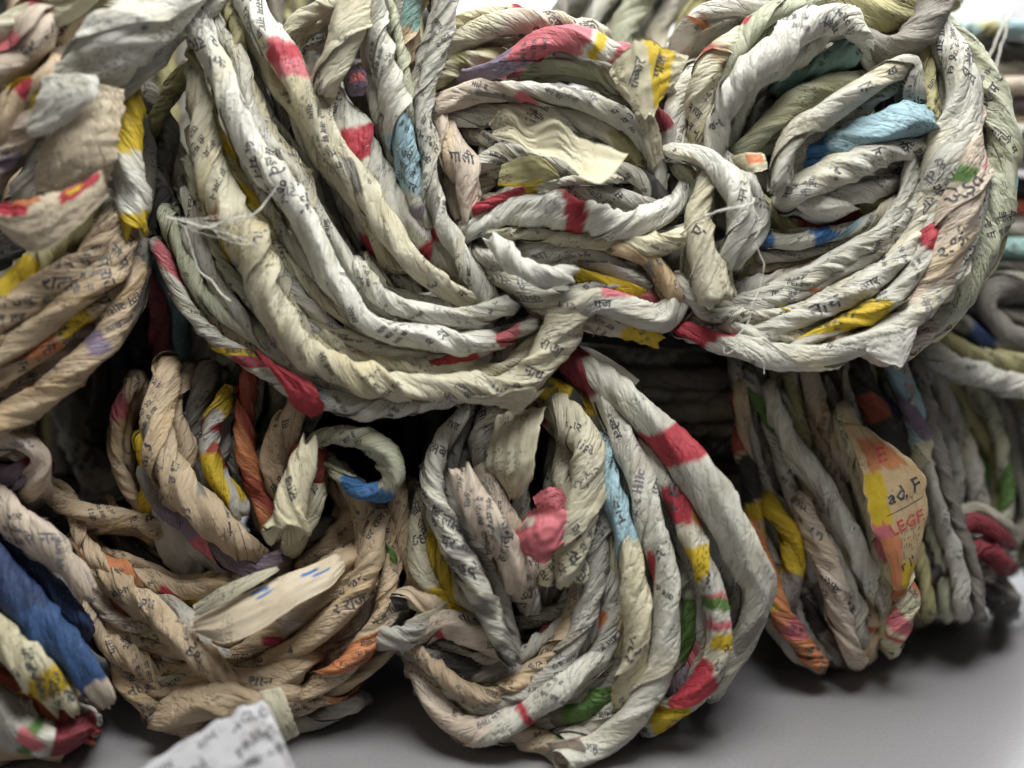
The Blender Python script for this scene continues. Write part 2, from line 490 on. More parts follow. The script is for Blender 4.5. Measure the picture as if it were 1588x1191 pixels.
        FV = np.stack([p0 - sd_, p0 + sd_, mid - sd_, mid + sd_, tip], 1).reshape(-1, 3)
        b = len(V) + np.arange(nf)[:, None] * 5
        FT = np.concatenate([b + np.array([[0, 1, 3]]), b + np.array([[0, 3, 2]]), b + np.array([[2, 3, 4]])])
        V = np.vstack([V, FV]); tris = np.vstack([tris, FT]); PM = np.concatenate([PM, np.full(len(FT), 5)])
    return make_mesh(name, V, quads, tris, cols.reshape(-1, 3), uvs.reshape(-1, 2), PM)

SKEINS = {}
def skein(key, name, label, base, group='skeins of twisted newspaper yarn'):
    e = bpy.data.objects.new(name, None); COL.objects.link(e)
    e.empty_display_size = .02
    e.location = Vector(base)
    e['label'] = label; e['category'] = 'yarn skein'; e['group'] = group
    bpy.context.view_layer.update()
    SKEINS[key] = e
    return e

CENTRE = {}
def zs(z, n):
    if np.isscalar(z): return np.full(n, float(z))
    z = np.asarray(z, float)
    return np.interp(np.linspace(0, 1, n), np.linspace(0, 1, len(z)), z)

def S(key, pts, r, z=0, tint='W', tw=None, p=(), d=1.0, t=(), cap='', fill=1, label=None, amp=1.0, ext=1.0):
    """A strand through photograph points pts, radius r pixels, z mm behind the sharp plane.
    Ends marked in cap ('a', 'b') are loose ends; the others curve away into the skein."""
    n = len(pts)
    Z = zs(z, n); Rr = zs(r, n)
    P = [(x, y, zz, rr) for (x, y), zz, rr in zip(pts, Z, Rr)]
    pre = 0
    def extend(P, front):
        a, b = (P[0], P[1]) if front else (P[-1], P[-2])
        dx, dy = a[0] - b[0], a[1] - b[1]; l = math.hypot(dx, dy) + 1e-6
        dx /= l; dy /= l; rr = a[3]
        e1 = (a[0] + dx * rr * .8, a[1] + dy * rr * .8, a[2] + rr * .38, rr)
        e2 = (a[0] + dx * rr * 1.0, a[1] + dy * rr * 1.0, a[2] + rr * 1.0 * ext, rr * .95)
        return [e2, e1] + P if front else P + [e1, e2]
    if 'a' not in cap: P = extend(P, True); pre = 2
    if 'b' not in cap: P = extend(P, False)
    W = []
    for x, y, zz, rr in P:
        d0 = (.32 + zz / 1000) / FPX * rr
        w = at(x, y, zz, keep=d0 * .9)
        W.append((*w, rr * depth_of(w) / FPX))
    far = key in 'IJKLMNQR'
    s, Q, tt = catmull(W, .0026 if far else .00115)
    frac = (tt - pre) / (n - 1)
    if tw is None: tw = random.choice([1, 1, 1, -1]) * random.uniform(130, 260) * .0042 / (float(np.mean(Q[:, 3])) + .0004)
    par = SKEINS[key]
    me = strand_mesh('paper_strand', Q[:, :3], Q[:, 3], frac, tint, tw, patches=p, dens=d, texts=t,
                     cap=('a' in cap, 'b' in cap), s=s, amp=amp, N=18 if far else 32)
    o = link('paper_strand', me, par, label)
    if fill:
        # neighbours in the coil: one wedged between this strand and the next, one deeper
        cx, cy = CENTRE.get(key, (794, 595))
        sgn = random.choice([-1, 1])
        for lay in (0, 1):
            W2 = []
            k = random.uniform(.05, .10)
            n_ = len(P)
            for i_, (x, y, zz, rr) in enumerate(P):
                a_, b_ = P[max(0, i_ - 1)], P[min(n_ - 1, i_ + 1)]
                dx, dy = b_[0] - a_[0], b_[1] - a_[1]; l = math.hypot(dx, dy) + 1e-6
                nx, ny = -dy / l, dx / l
                if nx * (cx - x) + ny * (cy - y) < 0: nx, ny = -nx, -ny
                if lay == 0:
                    off = rr * (1.05 + .2 * math.sin(i_ * 1.7 + cx)); zz2 = zz + 5.5 + rr * .10; rr2 = rr * .62
                    X_, Y_ = x + nx * off, y + ny * off
                else:
                    zz2 = zz + 15; rr2 = min(rr, 24); X_, Y_ = x + (cx - x) * k, y + (cy - y) * k
                w = at(X_, Y_, zz2, keep=(.32 + zz2 / 1000) / FPX * rr2)
                W2.append((*w, rr2 * depth_of(w) / FPX))
            s, Q, tt = catmull(W2, .0030 if far else (.0016 if lay == 0 else .0030))
            tn = tint if tint in 'WCBPGASJFX' else 'P'
            if lay == 0 and tn != 'G' and tn != 'A': tn = random.choice([tn, tn, tn, 'P', 'W' if key in 'BCDGJ' else 'B'])
            me = strand_mesh('paper_strand', Q[:, :3], Q[:, 3], tt / tt[-1], tn, tw * (1.3 if lay == 0 else 1), N=(14 if far else 22) if lay == 0 else 11, s=s, deco=lay == 0, dens=.0 if far else .5 * d)
            link('paper_strand', me, par)
    return o

def FLAP(key, rows, tint='C', texts=(), p=(), curl=0.0, crush=0, pleat=0, label=None, dens=0.0, rag=1.0, name='paper_flap', top=None):
    """A loose sheet lofted through cross lines ((xl,yl,zl),(xr,yr,zr))."""
    SEED[0] += 1; sd = SEED[0] * 2.11
    L_ = np.array([at(*a, keep=.0006) for a, b in rows]); R_ = np.array([at(*b, keep=.0006) for a, b in rows])
    M = 40; K = 26
    u = np.linspace(0, len(rows) - 1, M)
    def cr(P):
        s, Q, tt = catmull(P, .0004)
        return np.stack([np.interp(u, tt, Q[:, k]) for k in range(3)], 1)
    A, B = cr(L_), cr(R_)
    v = np.linspace(0, 1, K)
    U, V_ = np.meshgrid(np.linspace(0, 1, M), v, indexing='ij')
    width = float(np.mean(np.linalg.norm(A - B, axis=1))); length = float(np.sum(np.linalg.norm(np.diff((A + B) / 2, axis=0), axis=1)))
    ragl = (vnoise(U * 26, 0 * U, sd) - .5) * .05 * rag + (vnoise(U * 90, 0 * U, sd) - .5) * .02 * rag
    Vr = V_ + ragl * (1 - V_) * 1.0 + (vnoise(U * 22, 0 * U + 5, sd) - .5) * .06 * rag * V_
    G = A[:, None, :] * (1 - Vr[..., None]) + B[:, None, :] * Vr[..., None]
    du = np.gradient(G, axis=0); dv = np.gradient(G, axis=1)
    nr = np.cross(du, dv); nr /= np.linalg.norm(nr, axis=2)[..., None] + 1e-12
    tocam = CAMP - G
    if np.sum(nr * tocam) < 0: nr = -nr
    cz = (1 - np.abs(2 * vnoise(U * 5 + V_ * 2, V_ * 4, sd + 3) - 1)) * .0007 + (vnoise(U * 11, V_ * 9, sd + 4) - .5) * .0003 + np.sin(np.pi * V_) * curl * width
    if crush:
        a_ = vnoise(U * 4 + V_, V_ * 4 - U, sd + 80); b_ = vnoise(U * 8, V_ * 7, sd + 81)
        cz = cz + (.6 - np.abs(a_ - .5) * 2.0 + np.abs(b_ - .5) * .5) * width * .15 * crush
    if pleat: cz = cz + np.abs(np.mod(V_ * pleat + .12 * vnoise(U * 3, V_ * 0, sd), 1) - .5) * width * .16
    G = G + nr * (cz * min(1, width / .012))[..., None]
    base = np.array(T[tint]); cols = np.ones((M, K, 3)) * base * (1 - .1 * vnoise(U * 6, V_ * 6, sd + 7)[..., None])
    for u0, u1, v0, v1, cc in p:
        uu = U + (vnoise(U * 20, V_ * 20, sd + 8) - .5) * .05; vv = V_ + (vnoise(U * 20, V_ * 20, sd + 9) - .5) * .05
        m = ((uu >= u0) & (uu <= u1) & (vv >= v0) & (vv <= v1))[..., None]
        cols = np.where(m, np.array(T[cc]), cols)
    idx = np.arange(M * K).reshape(M, K)
    q = np.stack([idx[:-1, :-1], idx[1:, :-1], idx[1:, 1:], idx[:-1, 1:]], -1).reshape(-1, 4)
    # orient the front face towards the outside
    a, b, c = G[0, 0], G[1, 0], G[1, 1]
    if np.dot(np.cross(b - a, c - b), nr[0, 0]) < 0: q = q[:, ::-1]
    back = G - nr * .00014
    q2 = q[:, ::-1] + M * K
    rim = []
    ring = list(idx[0, :]) + list(idx[1:, -1]) + list(idx[-1, -2::-1]) + list(idx[-2:0:-1, 0])
    for i in range(len(ring)):
        a_, b_ = ring[i], ring[(i + 1) % len(ring)]
        rim.append((a_, b_, b_ + M * K, a_ + M * K))
    quads = np.vstack([q, q2, np.array(rim)])
    uv = np.stack([U * length + sd, V_ * width + sd], -1).reshape(-1, 2)
    marks = []
    rs = np.random.default_rng(SEED[0])
    for tx in texts:
        fu, fv, w, px, rot, ink = (tuple(tx) + (0,))[:6]
        i = int(fu * (M - 1)); k = int(fv * (K - 1))
        sl = (slice(max(0, i - 4), i + 5), slice(max(0, k - 4), k + 5))
        du_ = du[sl].reshape(-1, 3).mean(0); dv_ = dv[sl].reshape(-1, 3).mean(0)
        a_ = math.radians(rot); wv = np.array([math.cos(a_), 0, 0]) + math.sin(a_) * np.array([0, SP, CP])
        up = -math.sin(a_) * np.array([1, 0, 0]) + math.cos(a_) * np.array([0, SP, CP])
        marks.append((fu * length, fv * width, w, px / FPX * depth_of(G[i, k]), (wv, up, du_, dv_), ink))
    VV = []; FF = []; MI = []; off = 0
    for a_, b_, w, size, fr, ink in marks:
        Vw, Fw = word_mesh(w)
        wv, up, du_, dv_ = fr
        # letters keep their shape as seen square on to the sheet there
        nn_ = np.cross(du_, dv_); nn_ /= np.linalg.norm(nn_)
        if np.dot(nn_, np.array([0, -CP, SP])) < 0: nn_ = -nn_
        wv = wv - nn_ * np.dot(wv, nn_); wv /= np.linalg.norm(wv); up = np.cross(nn_, wv)
        Jm = np.linalg.pinv(np.stack([du_, dv_], 1))
        XY = (Vw[:, :1] * wv + Vw[:, 1:] * up) * size @ Jm.T
        X = a_ / length * (M - 1) + XY[:, 0]; Y = b_ / width * (K - 1) + XY[:, 1]
        ok = (X >= 0) & (X <= M - 1) & (Y >= 0) & (Y <= K - 1)
        i0 = np.clip(X.astype(int), 0, M - 2); j0 = np.clip(Y.astype(int), 0, K - 2); fi = X - i0; fj = Y - j0
        P = ((G[i0, j0].T * (1 - fi) + G[i0 + 1, j0].T * fi) * (1 - fj) + (G[i0, j0 + 1].T * (1 - fi) + G[i0 + 1, j0 + 1].T * fi) * fj).T + nr[i0, j0] * .00010
        Fk = Fw[ok[Fw].all(1)]
        VV.append(P); FF.append(Fk + off); MI.append(np.full(len(Fk), ink + 1)); off += len(P)
    Vall = np.vstack([G.reshape(-1, 3), back.reshape(-1, 3)] + VV)
    tris = np.vstack(FF) + 2 * M * K if FF else np.zeros((0, 3), int)
    mi = np.concatenate(MI) if MI else np.zeros(0)
    me = make_mesh(name, Vall, quads, tris, np.vstack([cols.reshape(-1, 3)] * 2), np.vstack([uv, uv]), mi)
    return link(name, me, SKEINS[key] if key else None, label)

def THREAD(key, pts, r, z, name='loose_fibre', label=None):
    P = [(*at(x, y, zz), r * .00013) for (x, y), zz in zip(pts, zs(z, len(pts)))]
    s, Q, tt = catmull(P, .0006)
    SEED[0] += 1
    for k_ in range(3): Q[:, k_] += (vnoise(s * 160, 0 * s, SEED[0] + k_ * 3.3) - .5) * .0016 + (vnoise(s * 700, 0 * s, SEED[0] + k_ * 7.3) - .5) * .0003
    Tn, N1, N2 = frames(Q[:, :3]); K = 6
    a = np.arange(K) * 2 * np.pi / K
    G = Q[:, None, :3] + Q[:, None, 3:4] * (np.cos(a)[None, :, None] * N1[:, None, :] + np.sin(a)[None, :, None] * N2[:, None, :])
    n = len(Q); idx = np.arange(n * K).reshape(n, K)
    q = np.stack([idx[:-1], np.roll(idx, -1, 1)[:-1], np.roll(idx, -1, 1)[1:], idx[1:]], -1).reshape(-1, 4)
    me = bpy.data.meshes.new(name); me.from_pydata(G.reshape(-1, 3).tolist(), [], q.tolist())
    me.polygons.foreach_set('use_smooth', np.ones(len(q), bool)); me.materials.append(TWINE)
    return link(name, me, SKEINS[key], label)

# ================================================================== the setting
def slab(name, x0, x1, y0, y1, z0, z1, mat):
    bm = bmesh.new()
    bmesh.ops.create_cube(bm, size=1)
    for v in bm.verts:
        v.co = ((x0 + x1) / 2 + v.co.x * (x1 - x0), (y0 + y1) / 2 + v.co.y * (y1 - y0), (z0 + z1) / 2 + v.co.z * (z1 - z0))
    me = bpy.data.meshes.new(name); bm.to_mesh(me); bm.free(); me.materials.append(mat)
    o = bpy.data.objects.new(name, me); COL.objects.link(o); o['kind'] = 'structure'
    return o
slab('table_top', -1.2, 1.6, -.25, 1.95, -.03, 0, TABLE)
slab('back_wall', -3, 3.2, 2.0, 2.06, -1.0, 2.6, WALL)

def mk(key, label, cx, cy, z, name='paper_yarn_skein'):
    CENTRE[key] = (cx, cy)
    return skein(key, name, label, at(cx, cy, z))

# ================================================================== A: blurred skein, upper left
mk('A', 'large out-of-focus skein at the upper left edge with a pointed beige flap printed in red', 100, 300, -20)
S('A', [(300, -25), (250, 22), (192, 62), (140, 105), (92, 150)], [34, 44, 46, 34], [-18, -26, -22], 'J', t=[(.42, '8', 62, -20, 1)], d=0, amp=.4, tw=60)
S('A', [(130, -20), (70, 25), (0, 60)], 34, -22, 'C', p=[(.45, .6, 'K')], d=.3)
S('A', [(60, 45), (35, 85), (-20, 120)], 36, -24, 'S', p=[(.2, .75, 'K', 0, .6)], d=.3)
S('A', [(110, 30), (75, 75), (40, 130)], 24, -16, 'B', d=.2)
S('A', [(75, 120), (30, 165), (-20, 215)], 24, -27, 'B', p=[(.2, .5, 'Y', 0, .7)], d=.4)
S('A', [(65, 165), (20, 225), (-25, 265)], 24, -24, 'S', p=[(.5, .8, 'V', .2, .6)], d=.4)
S('A', [(110, 115), (60, 195), (55, 260), (40, 300)], 22, -18, 'P', d=.3)
FLAP('A', [((75, 135, -20), (195, 140, -26)), ((70, 200, -22), (190, 190, -28)), ((55, 260, -20), (180, 245, -28)), ((45, 300, -17), (172, 278, -24))], 'BB', curl=.16)
FLAP('A', [((68, 120, -30), (150, 118, -32)), ((60, 150, -31), (150, 150, -33)), ((45, 185, -29), (90, 200, -30)), ((40, 205, -28), (60, 212, -28))], 'J', curl=.1)
FLAP('A', [((-8, 318, -24), (5, 362, -28)), ((45, 306, -32), (60, 393, -33)), ((105, 292, -33), (120, 352, -34)), ((160, 264, -30), (172, 300, -31))], 'BB',
     p=[(.02, .34, 0, .36, 'R'), (.2, .45, .0, .12, 'O'), (.60, .97, .0, .40, 'R'), (.66, .78, .12, .24, 'Y')], curl=.18, label='pointed beige flap printed in red')
S('A', [(205, 150), (200, 200), (198, 250), (206, 310), (208, 360)], [15, 25, 27, 25], [-12, -16, -14], 'J', p=[(-.1, .42, 'Y'), (.86, 1.02, 'Y')], cap='b', d=.1, fill=0, label='strand end with two yellow bands')
S('A', [(-20, 480), (30, 435), (70, 390), (120, 345)], 28, [-24, -20, -12], 'Y', p=[(.5, 1.2, 'A')], d=.1)
S('A', [(-25, 425), (30, 380), (60, 350)], 22, -14, 'D', d=.1)
S('A', [(-25, 520), (0, 500), (47, 463), (93, 432), (130, 405), (175, 345)], [34, 34, 26], [-26, -22, -14], 'B')
S('A', [(-25, 560), (47, 516), (93, 476), (140, 440), (178, 405), (190, 360)], 27, [-24, -20, -12], 'B')
S('A', [(-25, 600), (47, 554), (87, 520), (118, 492), (158, 468), (185, 430)], 22, [-20, -17, -10], 'B', p=[(.42, .66, 'Y', 0, .5), (.1, .4, 'O', .3, .7)])
S('A', [(-25, 622), (40, 590), (90, 548), (140, 505), (175, 470)], 20, [-12, -10, -4], 'S', p=[(.2, .5, 'O', 0, .4)])
S('A', [(-25, 668), (20, 645), (62, 617), (109, 578), (155, 538), (186, 490), (207, 430)], [27, 26, 20], [-22, -18, -8], 'B', p=[(.62, .7, 'V', 0, .6)])
S('A', [(120, 560), (160, 540), (195, 500), (215, 440), (220, 390)], 18, [-4, 2], 'G', p=[(0, .3, 'V')])
S('A', [(215, 200), (225, 260), (215, 330), (190, 400)], 18, 4, 'G', d=.3)
S('A', [(240, 160), (265, 210), (250, 270), (262, 330)], 17, 14, 'G', d=.3)
S('A', [(290, 120), (262, 150), (240, 195)], 13, 10, 'A', d=.2)
S('A', [(250, 195), (275, 235), (285, 300)], 15, 18, 'S', d=.3)
S('A', [(210, 390), (240, 350), (250, 310)], 15, 8, 'D', d=.3)

# ================================================================== B: the sharp skein, upper middle left
mk('B', 'pale skein sweeping down from the top edge, left of the coil with a cream flap', 540, 300, 12)
S('B', [(292, -25), (298, 10), (316, 60), (343, 110), (362, 166), (384, 222), (412, 263), (438, 290), (463, 328), (490, 376), (511, 424), (537, 459), (562, 495), (607, 517), (655, 522), (705, 532), (750, 528)],
  [24, 25, 26, 27, 24, 22], [-12, -14, -13, -12, -8], 'J', d=1.0)
S('B', [(340, -20), (352, 15), (368, 50), (370, 90), (392, 140), (410, 185), (432, 222), (470, 270)], 13, -4, 'X', p=[(.1, .45, 'A')], d=.3)
S('B', [(300, 90), (314, 140), (330, 185), (352, 235), (375, 280), (402, 330), (420, 365)], 11, -7, 'A', p=[(.35, .9, 'Y', 0, .5)], d=.2)
S('B', [(303, 120), (312, 170), (322, 230), (342, 300), (368, 350), (398, 400), (412, 455), (435, 500), (470, 545), (520, 572), (580, 592), (640, 600), (710, 602), (775, 602), (815, 592), (842, 560), (868, 520), (895, 480)],
  [16, 23, 30, 29, 25, 24, 24, 26, 28, 27], [-8, -12, -14, -14, -14, -12, -8], 'C', t=[(.845, 'नाथ', 24, -25), (.775, 'गाली', 26, -15), (.91, 'राजा', 26, -28)], d=.7)
S('B', [(375, -25), (402, 35), (430, 75), (452, 112), (473, 148), (492, 185), (517, 230), (548, 268), (578, 318), (600, 352), (628, 392), (660, 424), (700, 452), (740, 466)],
  [22, 26, 22, 22, 22], [-6, -8, -8, -8, -3], 'C', p=[(.16, .26, 'K', 0, .8), (.17, .21, 'R', 0, .9), (-.1, .16, 'J')])
S('B', [(508, 150), (530, 185), (556, 225), (582, 268), (610, 312), (645, 350), (672, 385), (700, 412)], [24, 29, 26, 20], [0, -2, 2], 'W', p=[(.2, .33, 'R', .0, .35), (.78, .86, 'R')], d=.4)
S('B', [(548, -20), (541, 28), (524, 82), (503, 138)], [27, 29, 26, 24], [-8, -12, -10], 'C', cap='b', d=.5, fill=0, p=[(-.2, .3, 'X')])
S('B', [(540, 2), (500, 12), (465, 38), (450, 70), (462, 110)], 18, [-4, 0, 4], 'C', d=.5)
S('B', [(500, 55), (480, 85), (492, 130), (510, 160)], 18, 10, 'P', d=1)
S('B', [(575, -20), (583, 40), (598, 108), (612, 165), (624, 215), (632, 262), (646, 312), (658, 345)], [22, 23, 23, 20, 14], [-6, -7, -2], 'W', p=[(.5, .8, 'L'), (.86, .94, 'V', 0, .5)], d=.5, label='pale strand with a blue band')
S('B', [(598, -15), (616, 50), (628, 110), (642, 180), (653, 240), (662, 300)], 12, 0, 'F', d=.4)
S('B', [(655, -25), (640, 5), (636, 50), (630, 90)], 18, [-1, 4], 'B', p=[(.2, .6, 'T', 0, .7)], d=.3)
S('B', [(700, -25), (692, 20), (680, 72), (664, 130), (655, 175), (664, 222), (668, 280), (682, 335), (706, 378), (725, 412), (745, 445), (760, 470)], [19, 17, 15, 15, 17, 19, 19], [-7, -6, -6, -5], 'W', cap='b', d=2.2)
S('B', [(683, 175), (700, 225), (722, 275), (727, 340)], [20, 26, 25, 12], [0, -2, -3], 'S', cap='b', d=.4)
S('B', [(559, 420), (580, 450), (607, 471), (655, 487), (720, 492), (780, 476)], 16, -9, 'W', d=1.6)
S('B', [(540, 532), (600, 555), (680, 566), (735, 546), (818, 508)], [14, 13, 12], [-4, -8], 'P', p=[(.45, .75, 'R'), (.8, .95, 'K')], d=1)
S('B', [(505, 520), (545, 552), (600, 570), (670, 580), (720, 572)], 17, -6, 'C', d=1.6)
S('B', [(246, 385), (270, 438), (302, 492), (340, 530), (388, 562), (440, 592), (480, 612), (520, 625), (580, 634), (640, 626), (700, 612)], [12, 15, 17, 20, 18], [-2, -6, -10, -8], 'W', p=[(0.02, .16, 'K', 0, .5), (.37, .50, 'R', .0, .5)])
S('B', [(262, 345), (285, 395), (310, 445), (340, 478), (380, 505), (430, 540)], 17, [-2, -6], 'F')
S('B', [(300, 370), (325, 420), (352, 462), (378, 492), (405, 525), (440, 550)], 15, [-4, -7], 'P', d=2)
S('B', [(296, 300), (320, 360), (352, 420), (385, 468), (415, 500)], 17, [4, 0], 'G', d=.8)
S('B', [(262, 410), (298, 455), (330, 500), (372, 530), (420, 560)], 13, [2, -2], 'S', d=1)
S('B', [(462, 385), (484, 432), (503, 470), (527, 503)], 13, [6, -1], 'W', p=[(.4, .62, 'O', 0, .5), (.7, .86, 'V', 0, .6), (.86, 1.1, 'R')], cap='b', d=.3, fill=0, label='short strand with a red tip')
S('B', [(418, 360), (440, 392), (462, 420), (478, 455)], 15, [-2, 2], 'S', d=.5, p=[(.05, .2, 'R', 0, .5)])
S('B', [(445, 400), (468, 450), (488, 495), (540, 525)], 16, 6, 'G', d=.8)
S('B', [(555, 335), (580, 378), (608, 415), (640, 448)], 15, 5, 'P', p=[(.2, .55, 'R')])
S('B', [(470, 190), (498, 240), (530, 300), (562, 360)], 15, 6, 'G', d=.8)
S('B', [(395, 160), (425, 235), (468, 290), (508, 350), (550, 410)], 18, 7, 'P')
S('B', [(640, 330), (655, 380), (690, 430), (730, 455)], 16, 3, 'A', d=1)
S('B', [(560, 120), (590, 200), (625, 290), (655, 345)], 18, 12, 'G', d=.6)
S('B', [(430, 510), (470, 530), (520, 545), (580, 560)], 14, 1, 'G', d=1)
S('B', [(740, 590), (775, 560), (808, 525), (840, 495)], 18, -1, 'G', d=1.4, t=[(.3, 'गर', 22, -25)])
FLAP('B', [((545, 105, -3), (556, 100, -4)), ((538, 125, -5), (570, 120, -6)), ((542, 150, -3), (566, 148, -4))], 'V', curl=.1, p=[(.3, .6, .2, .9, 'K')])
FLAP('B', [((395, 545, -12), (412, 562, -12)), ((440, 600, -14), (478, 590, -15)), ((455, 628, -12), (502, 625, -15)), ((480, 645, -10), (500, 640, -12))], 'R', curl=.1, crush=1, label='crumpled red flap')
FLAP('B', [((690, 607, -14), (755, 612, -17)), ((720, 622, -14), (790, 605, -18)), ((770, 628, -14), (822, 600, -18)), ((800, 642, -12), (835, 612, -16))], 'C', curl=.05, rag=2.4)
for q in range(7):
    o_ = q * 17
    S('B', [(300 + o_ * 1.3, 60), (330 + o_ * 1.25, 170), (372 + o_ * 1.1, 280), (425 + o_, 390), (485 + o_ * .8, 470 - q * 6), (560 + o_ * .5, 540 - q * 13), (660, 565 - q * 17), (740, 556 - q * 17)], random.uniform(10, 14), 4 + (q % 3) * 3, random.choice('WCFPW'), d=1)
THREAD('B', [(262, 340), (310, 350), (350, 345), (395, 330), (425, 300), (432, 285)], 2.2, -24)
THREAD('B', [(285, 352), (300, 400), (330, 445), (360, 470)], 2.0, -22)
THREAD('B', [(320, 350), (370, 378), (420, 372)], 1.3, -24)
for q in range(9):
    a0, b0 = random.uniform(262, 300), random.uniform(338, 356)
    THREAD('B', [(a0, b0), (a0 + random.uniform(30, 60), b0 + random.uniform(-6, 22)), (a0 + random.uniform(80, 130), b0 + random.uniform(-25, 40))], random.uniform(.5, .9), -24)

# ================================================================== C: horizontal coil
mk('C', 'coil of horizontal strands with a cream flap across its front, upper middle', 890, 300, 20)
S('C', [(680, 92), (730, 58), (790, 38), (858, 36), (900, 50)], 22, [8, 2, 4], 'C', p=[(.5, .8, 'S')])
S('C', [(690, 45), (735, 25), (800, 20), (850, 30)], 15, 16, 'X', p=[(.6, .8, 'R', 0, .4)])
S('C', [(735, 118), (778, 102), (830, 72), (868, 60), (908, 66), (945, 80), (992, 92), (1030, 130)], [16, 21, 25, 24, 20, 18], [-1, -4, -2, 2], 'K', p=[(-.2, .22, 'V'), (.22, .56, 'K'), (.56, .7, 'J'), (.6, .66, 'Y', 0, .6), (.86, 1.1, 'J')], d=.4, label='strand with red and purple print')
S('C', [(745, 128), (800, 118), (860, 104), (920, 110), (965, 135)], 16, 5, 'F', p=[(0, .3, 'K')])
S('C', [(680, 120), (720, 95), (760, 90)], 17, 6, 'X', p=[(.3, .6, 'A')])
S('C', [(675, 168), (727, 146), (800, 141), (857, 147), (915, 160), (958, 182), (993, 210), (1014, 248), (1018, 292)], [18, 19, 18, 19, 17], [-2, -5, -4, 1], 'W', p=[(-.1, .22, 'S'), (.23, .3, 'K', 0, .3)])
S('C', [(690, 184), (755, 178), (814, 176), (886, 182), (930, 200), (973, 228), (997, 262), (1000, 300)], [16, 17, 17, 16], [2, -1, 3], 'W', p=[(.62, .9, 'A', 0, .6)])
S('C', [(700, 210), (760, 212), (830, 222), (900, 240), (960, 280)], 17, 9, 'G')
S('C', [(745, 255), (785, 240), (828, 243), (872, 254), (925, 268), (970, 268), (1008, 290), (1024, 320)], 17, [1, -3, 0], 'W', p=[(.62, .95, 'D', 0, .4)], d=1.5)
S('C', [(750, 262), (790, 268), (850, 262), (900, 280)], 16, 4, 'P', d=1.5)
S('C', [(745, 322), (790, 303), (835, 290), (895, 279), (950, 278)], [10, 9, 9], -6, 'J', p=[(-.2, .42, 'R'), (.42, .5, 'Y')], d=.2, fill=0)
S('C', [(860, 302), (910, 300), (965, 308), (1020, 325)], 16, -1, 'P', d=.3)
S('C', [(738, 352), (790, 328), (850, 326), (905, 336), (955, 348), (1005, 342), (1048, 318), (1064, 285)], [20, 26, 27, 26, 22, 17], [-2, -8, -6, 0], 'J', p=[(.36, .43, 'R', 0, 9)], d=.2, amp=.6, label='wide pale strand with a red stripe')
S('C', [(745, 358), (811, 363), (872, 369), (932, 378), (985, 380)], 13, -4, 'C', d=1.3)
S('C', [(975, 378), (1020, 382), (1062, 366)], [15, 18, 14], [-5, -8], 'X', d=.6)
S('C', [(762, 370), (785, 395), (815, 418), (850, 428), (888, 424)], [17, 19, 18, 17], [-12, -16, -14], 'F', cap='ab', fill=0, d=.1, amp=1.6, p=[(-1, 2, 'J')], label='short pale green twisted end')
S('C', [(752, 400), (790, 425), (830, 445)], 20, -3, 'P', d=1)
S('C', [(830, 388), (880, 390), (935, 406), (985, 440)], 21, 0, 'P', d=1.8)
S('C', [(960, 385), (1001, 397), (1025, 421), (1047, 456)], 19, -4, 'B', d=1.3)
S('C', [(900, 425), (940, 437), (990, 450)], 12, -2, 'Y', d=.6)
S('C', [(772, 428), (826, 460), (875, 472), (932, 470), (980, 484), (1025, 496), (1052, 470)], [18, 22, 24, 26, 26], [-4, -10, -8, -2], 'W', d=1.3, t=[(.35, 'रात', 18, 175), (.5, 'गज', 22, 5)])
S('C', [(835, 480), (890, 498), (947, 505), (990, 513), (1022, 522)], [13, 15, 18, 17], [-3, -6, -3], 'S', p=[(.6, 1.2, 'Y', 0, .7)], cap='b')
S('C', [(740, 300), (760, 270), (758, 240)], 18, 6, 'P')
S('C', [(860, 355), (920, 362), (980, 366), (1040, 350)], 15, 3, 'G')
S('C', [(880, 410), (940, 425), (1010, 460)], 18, 8, 'G')
S('C', [(1012, 175), (1032, 205), (1036, 240)], 15, [-2, 2], 'M', p=[(.5, 1.2, 'P')], d=.2)
FLAP('C', [((758, 192, -9), (764, 212, -9)), ((785, 168, -12), (800, 222, -13)), ((818, 195, -13), (830, 240, -15)), ((862, 184, -16), (868, 246, -16)), ((900, 214, -14), (888, 262, -18)),
            ((935, 226, -15), (905, 280, -23)), ((974, 240, -16), (932, 288, -26))], 'X', curl=-.12, label='loose cream flap folded over the coil')
FLAP('C', [((772, 288, -8), (778, 255, -8)), ((805, 290, -9), (815, 242, -10)), ((842, 284, -9), (840, 244, -9)), ((868, 276, -7), (866, 268, -8))], 'A', curl=.12, p=[(0, .7, 0, .12, 'Y')])
FLAP('C', [((944, 112, -10), (966, 140, -10)), ((962, 84, -12), (986, 176, -11)), ((990, 60, -13), (1010, 182, -12)), ((1030, 74, -13), (1028, 150, -13)), ((1068, 88, -12), (1044, 132, -12))], 'X',
     p=[(.58, .84, .02, 1, 'Y')], texts=[(.40, .42, 'राजार', 21, 72), (.70, .38, 'गाथा', 22, 74)], curl=.05, rag=1.6, label='torn cream tag printed with black letters')
FLAP('C', [((985, 180, -7), (1012, 172, -8)), ((1000, 225, -7), (1022, 200, -8)), ((1012, 262, -4), (1030, 245, -5))], 'C', curl=.1)

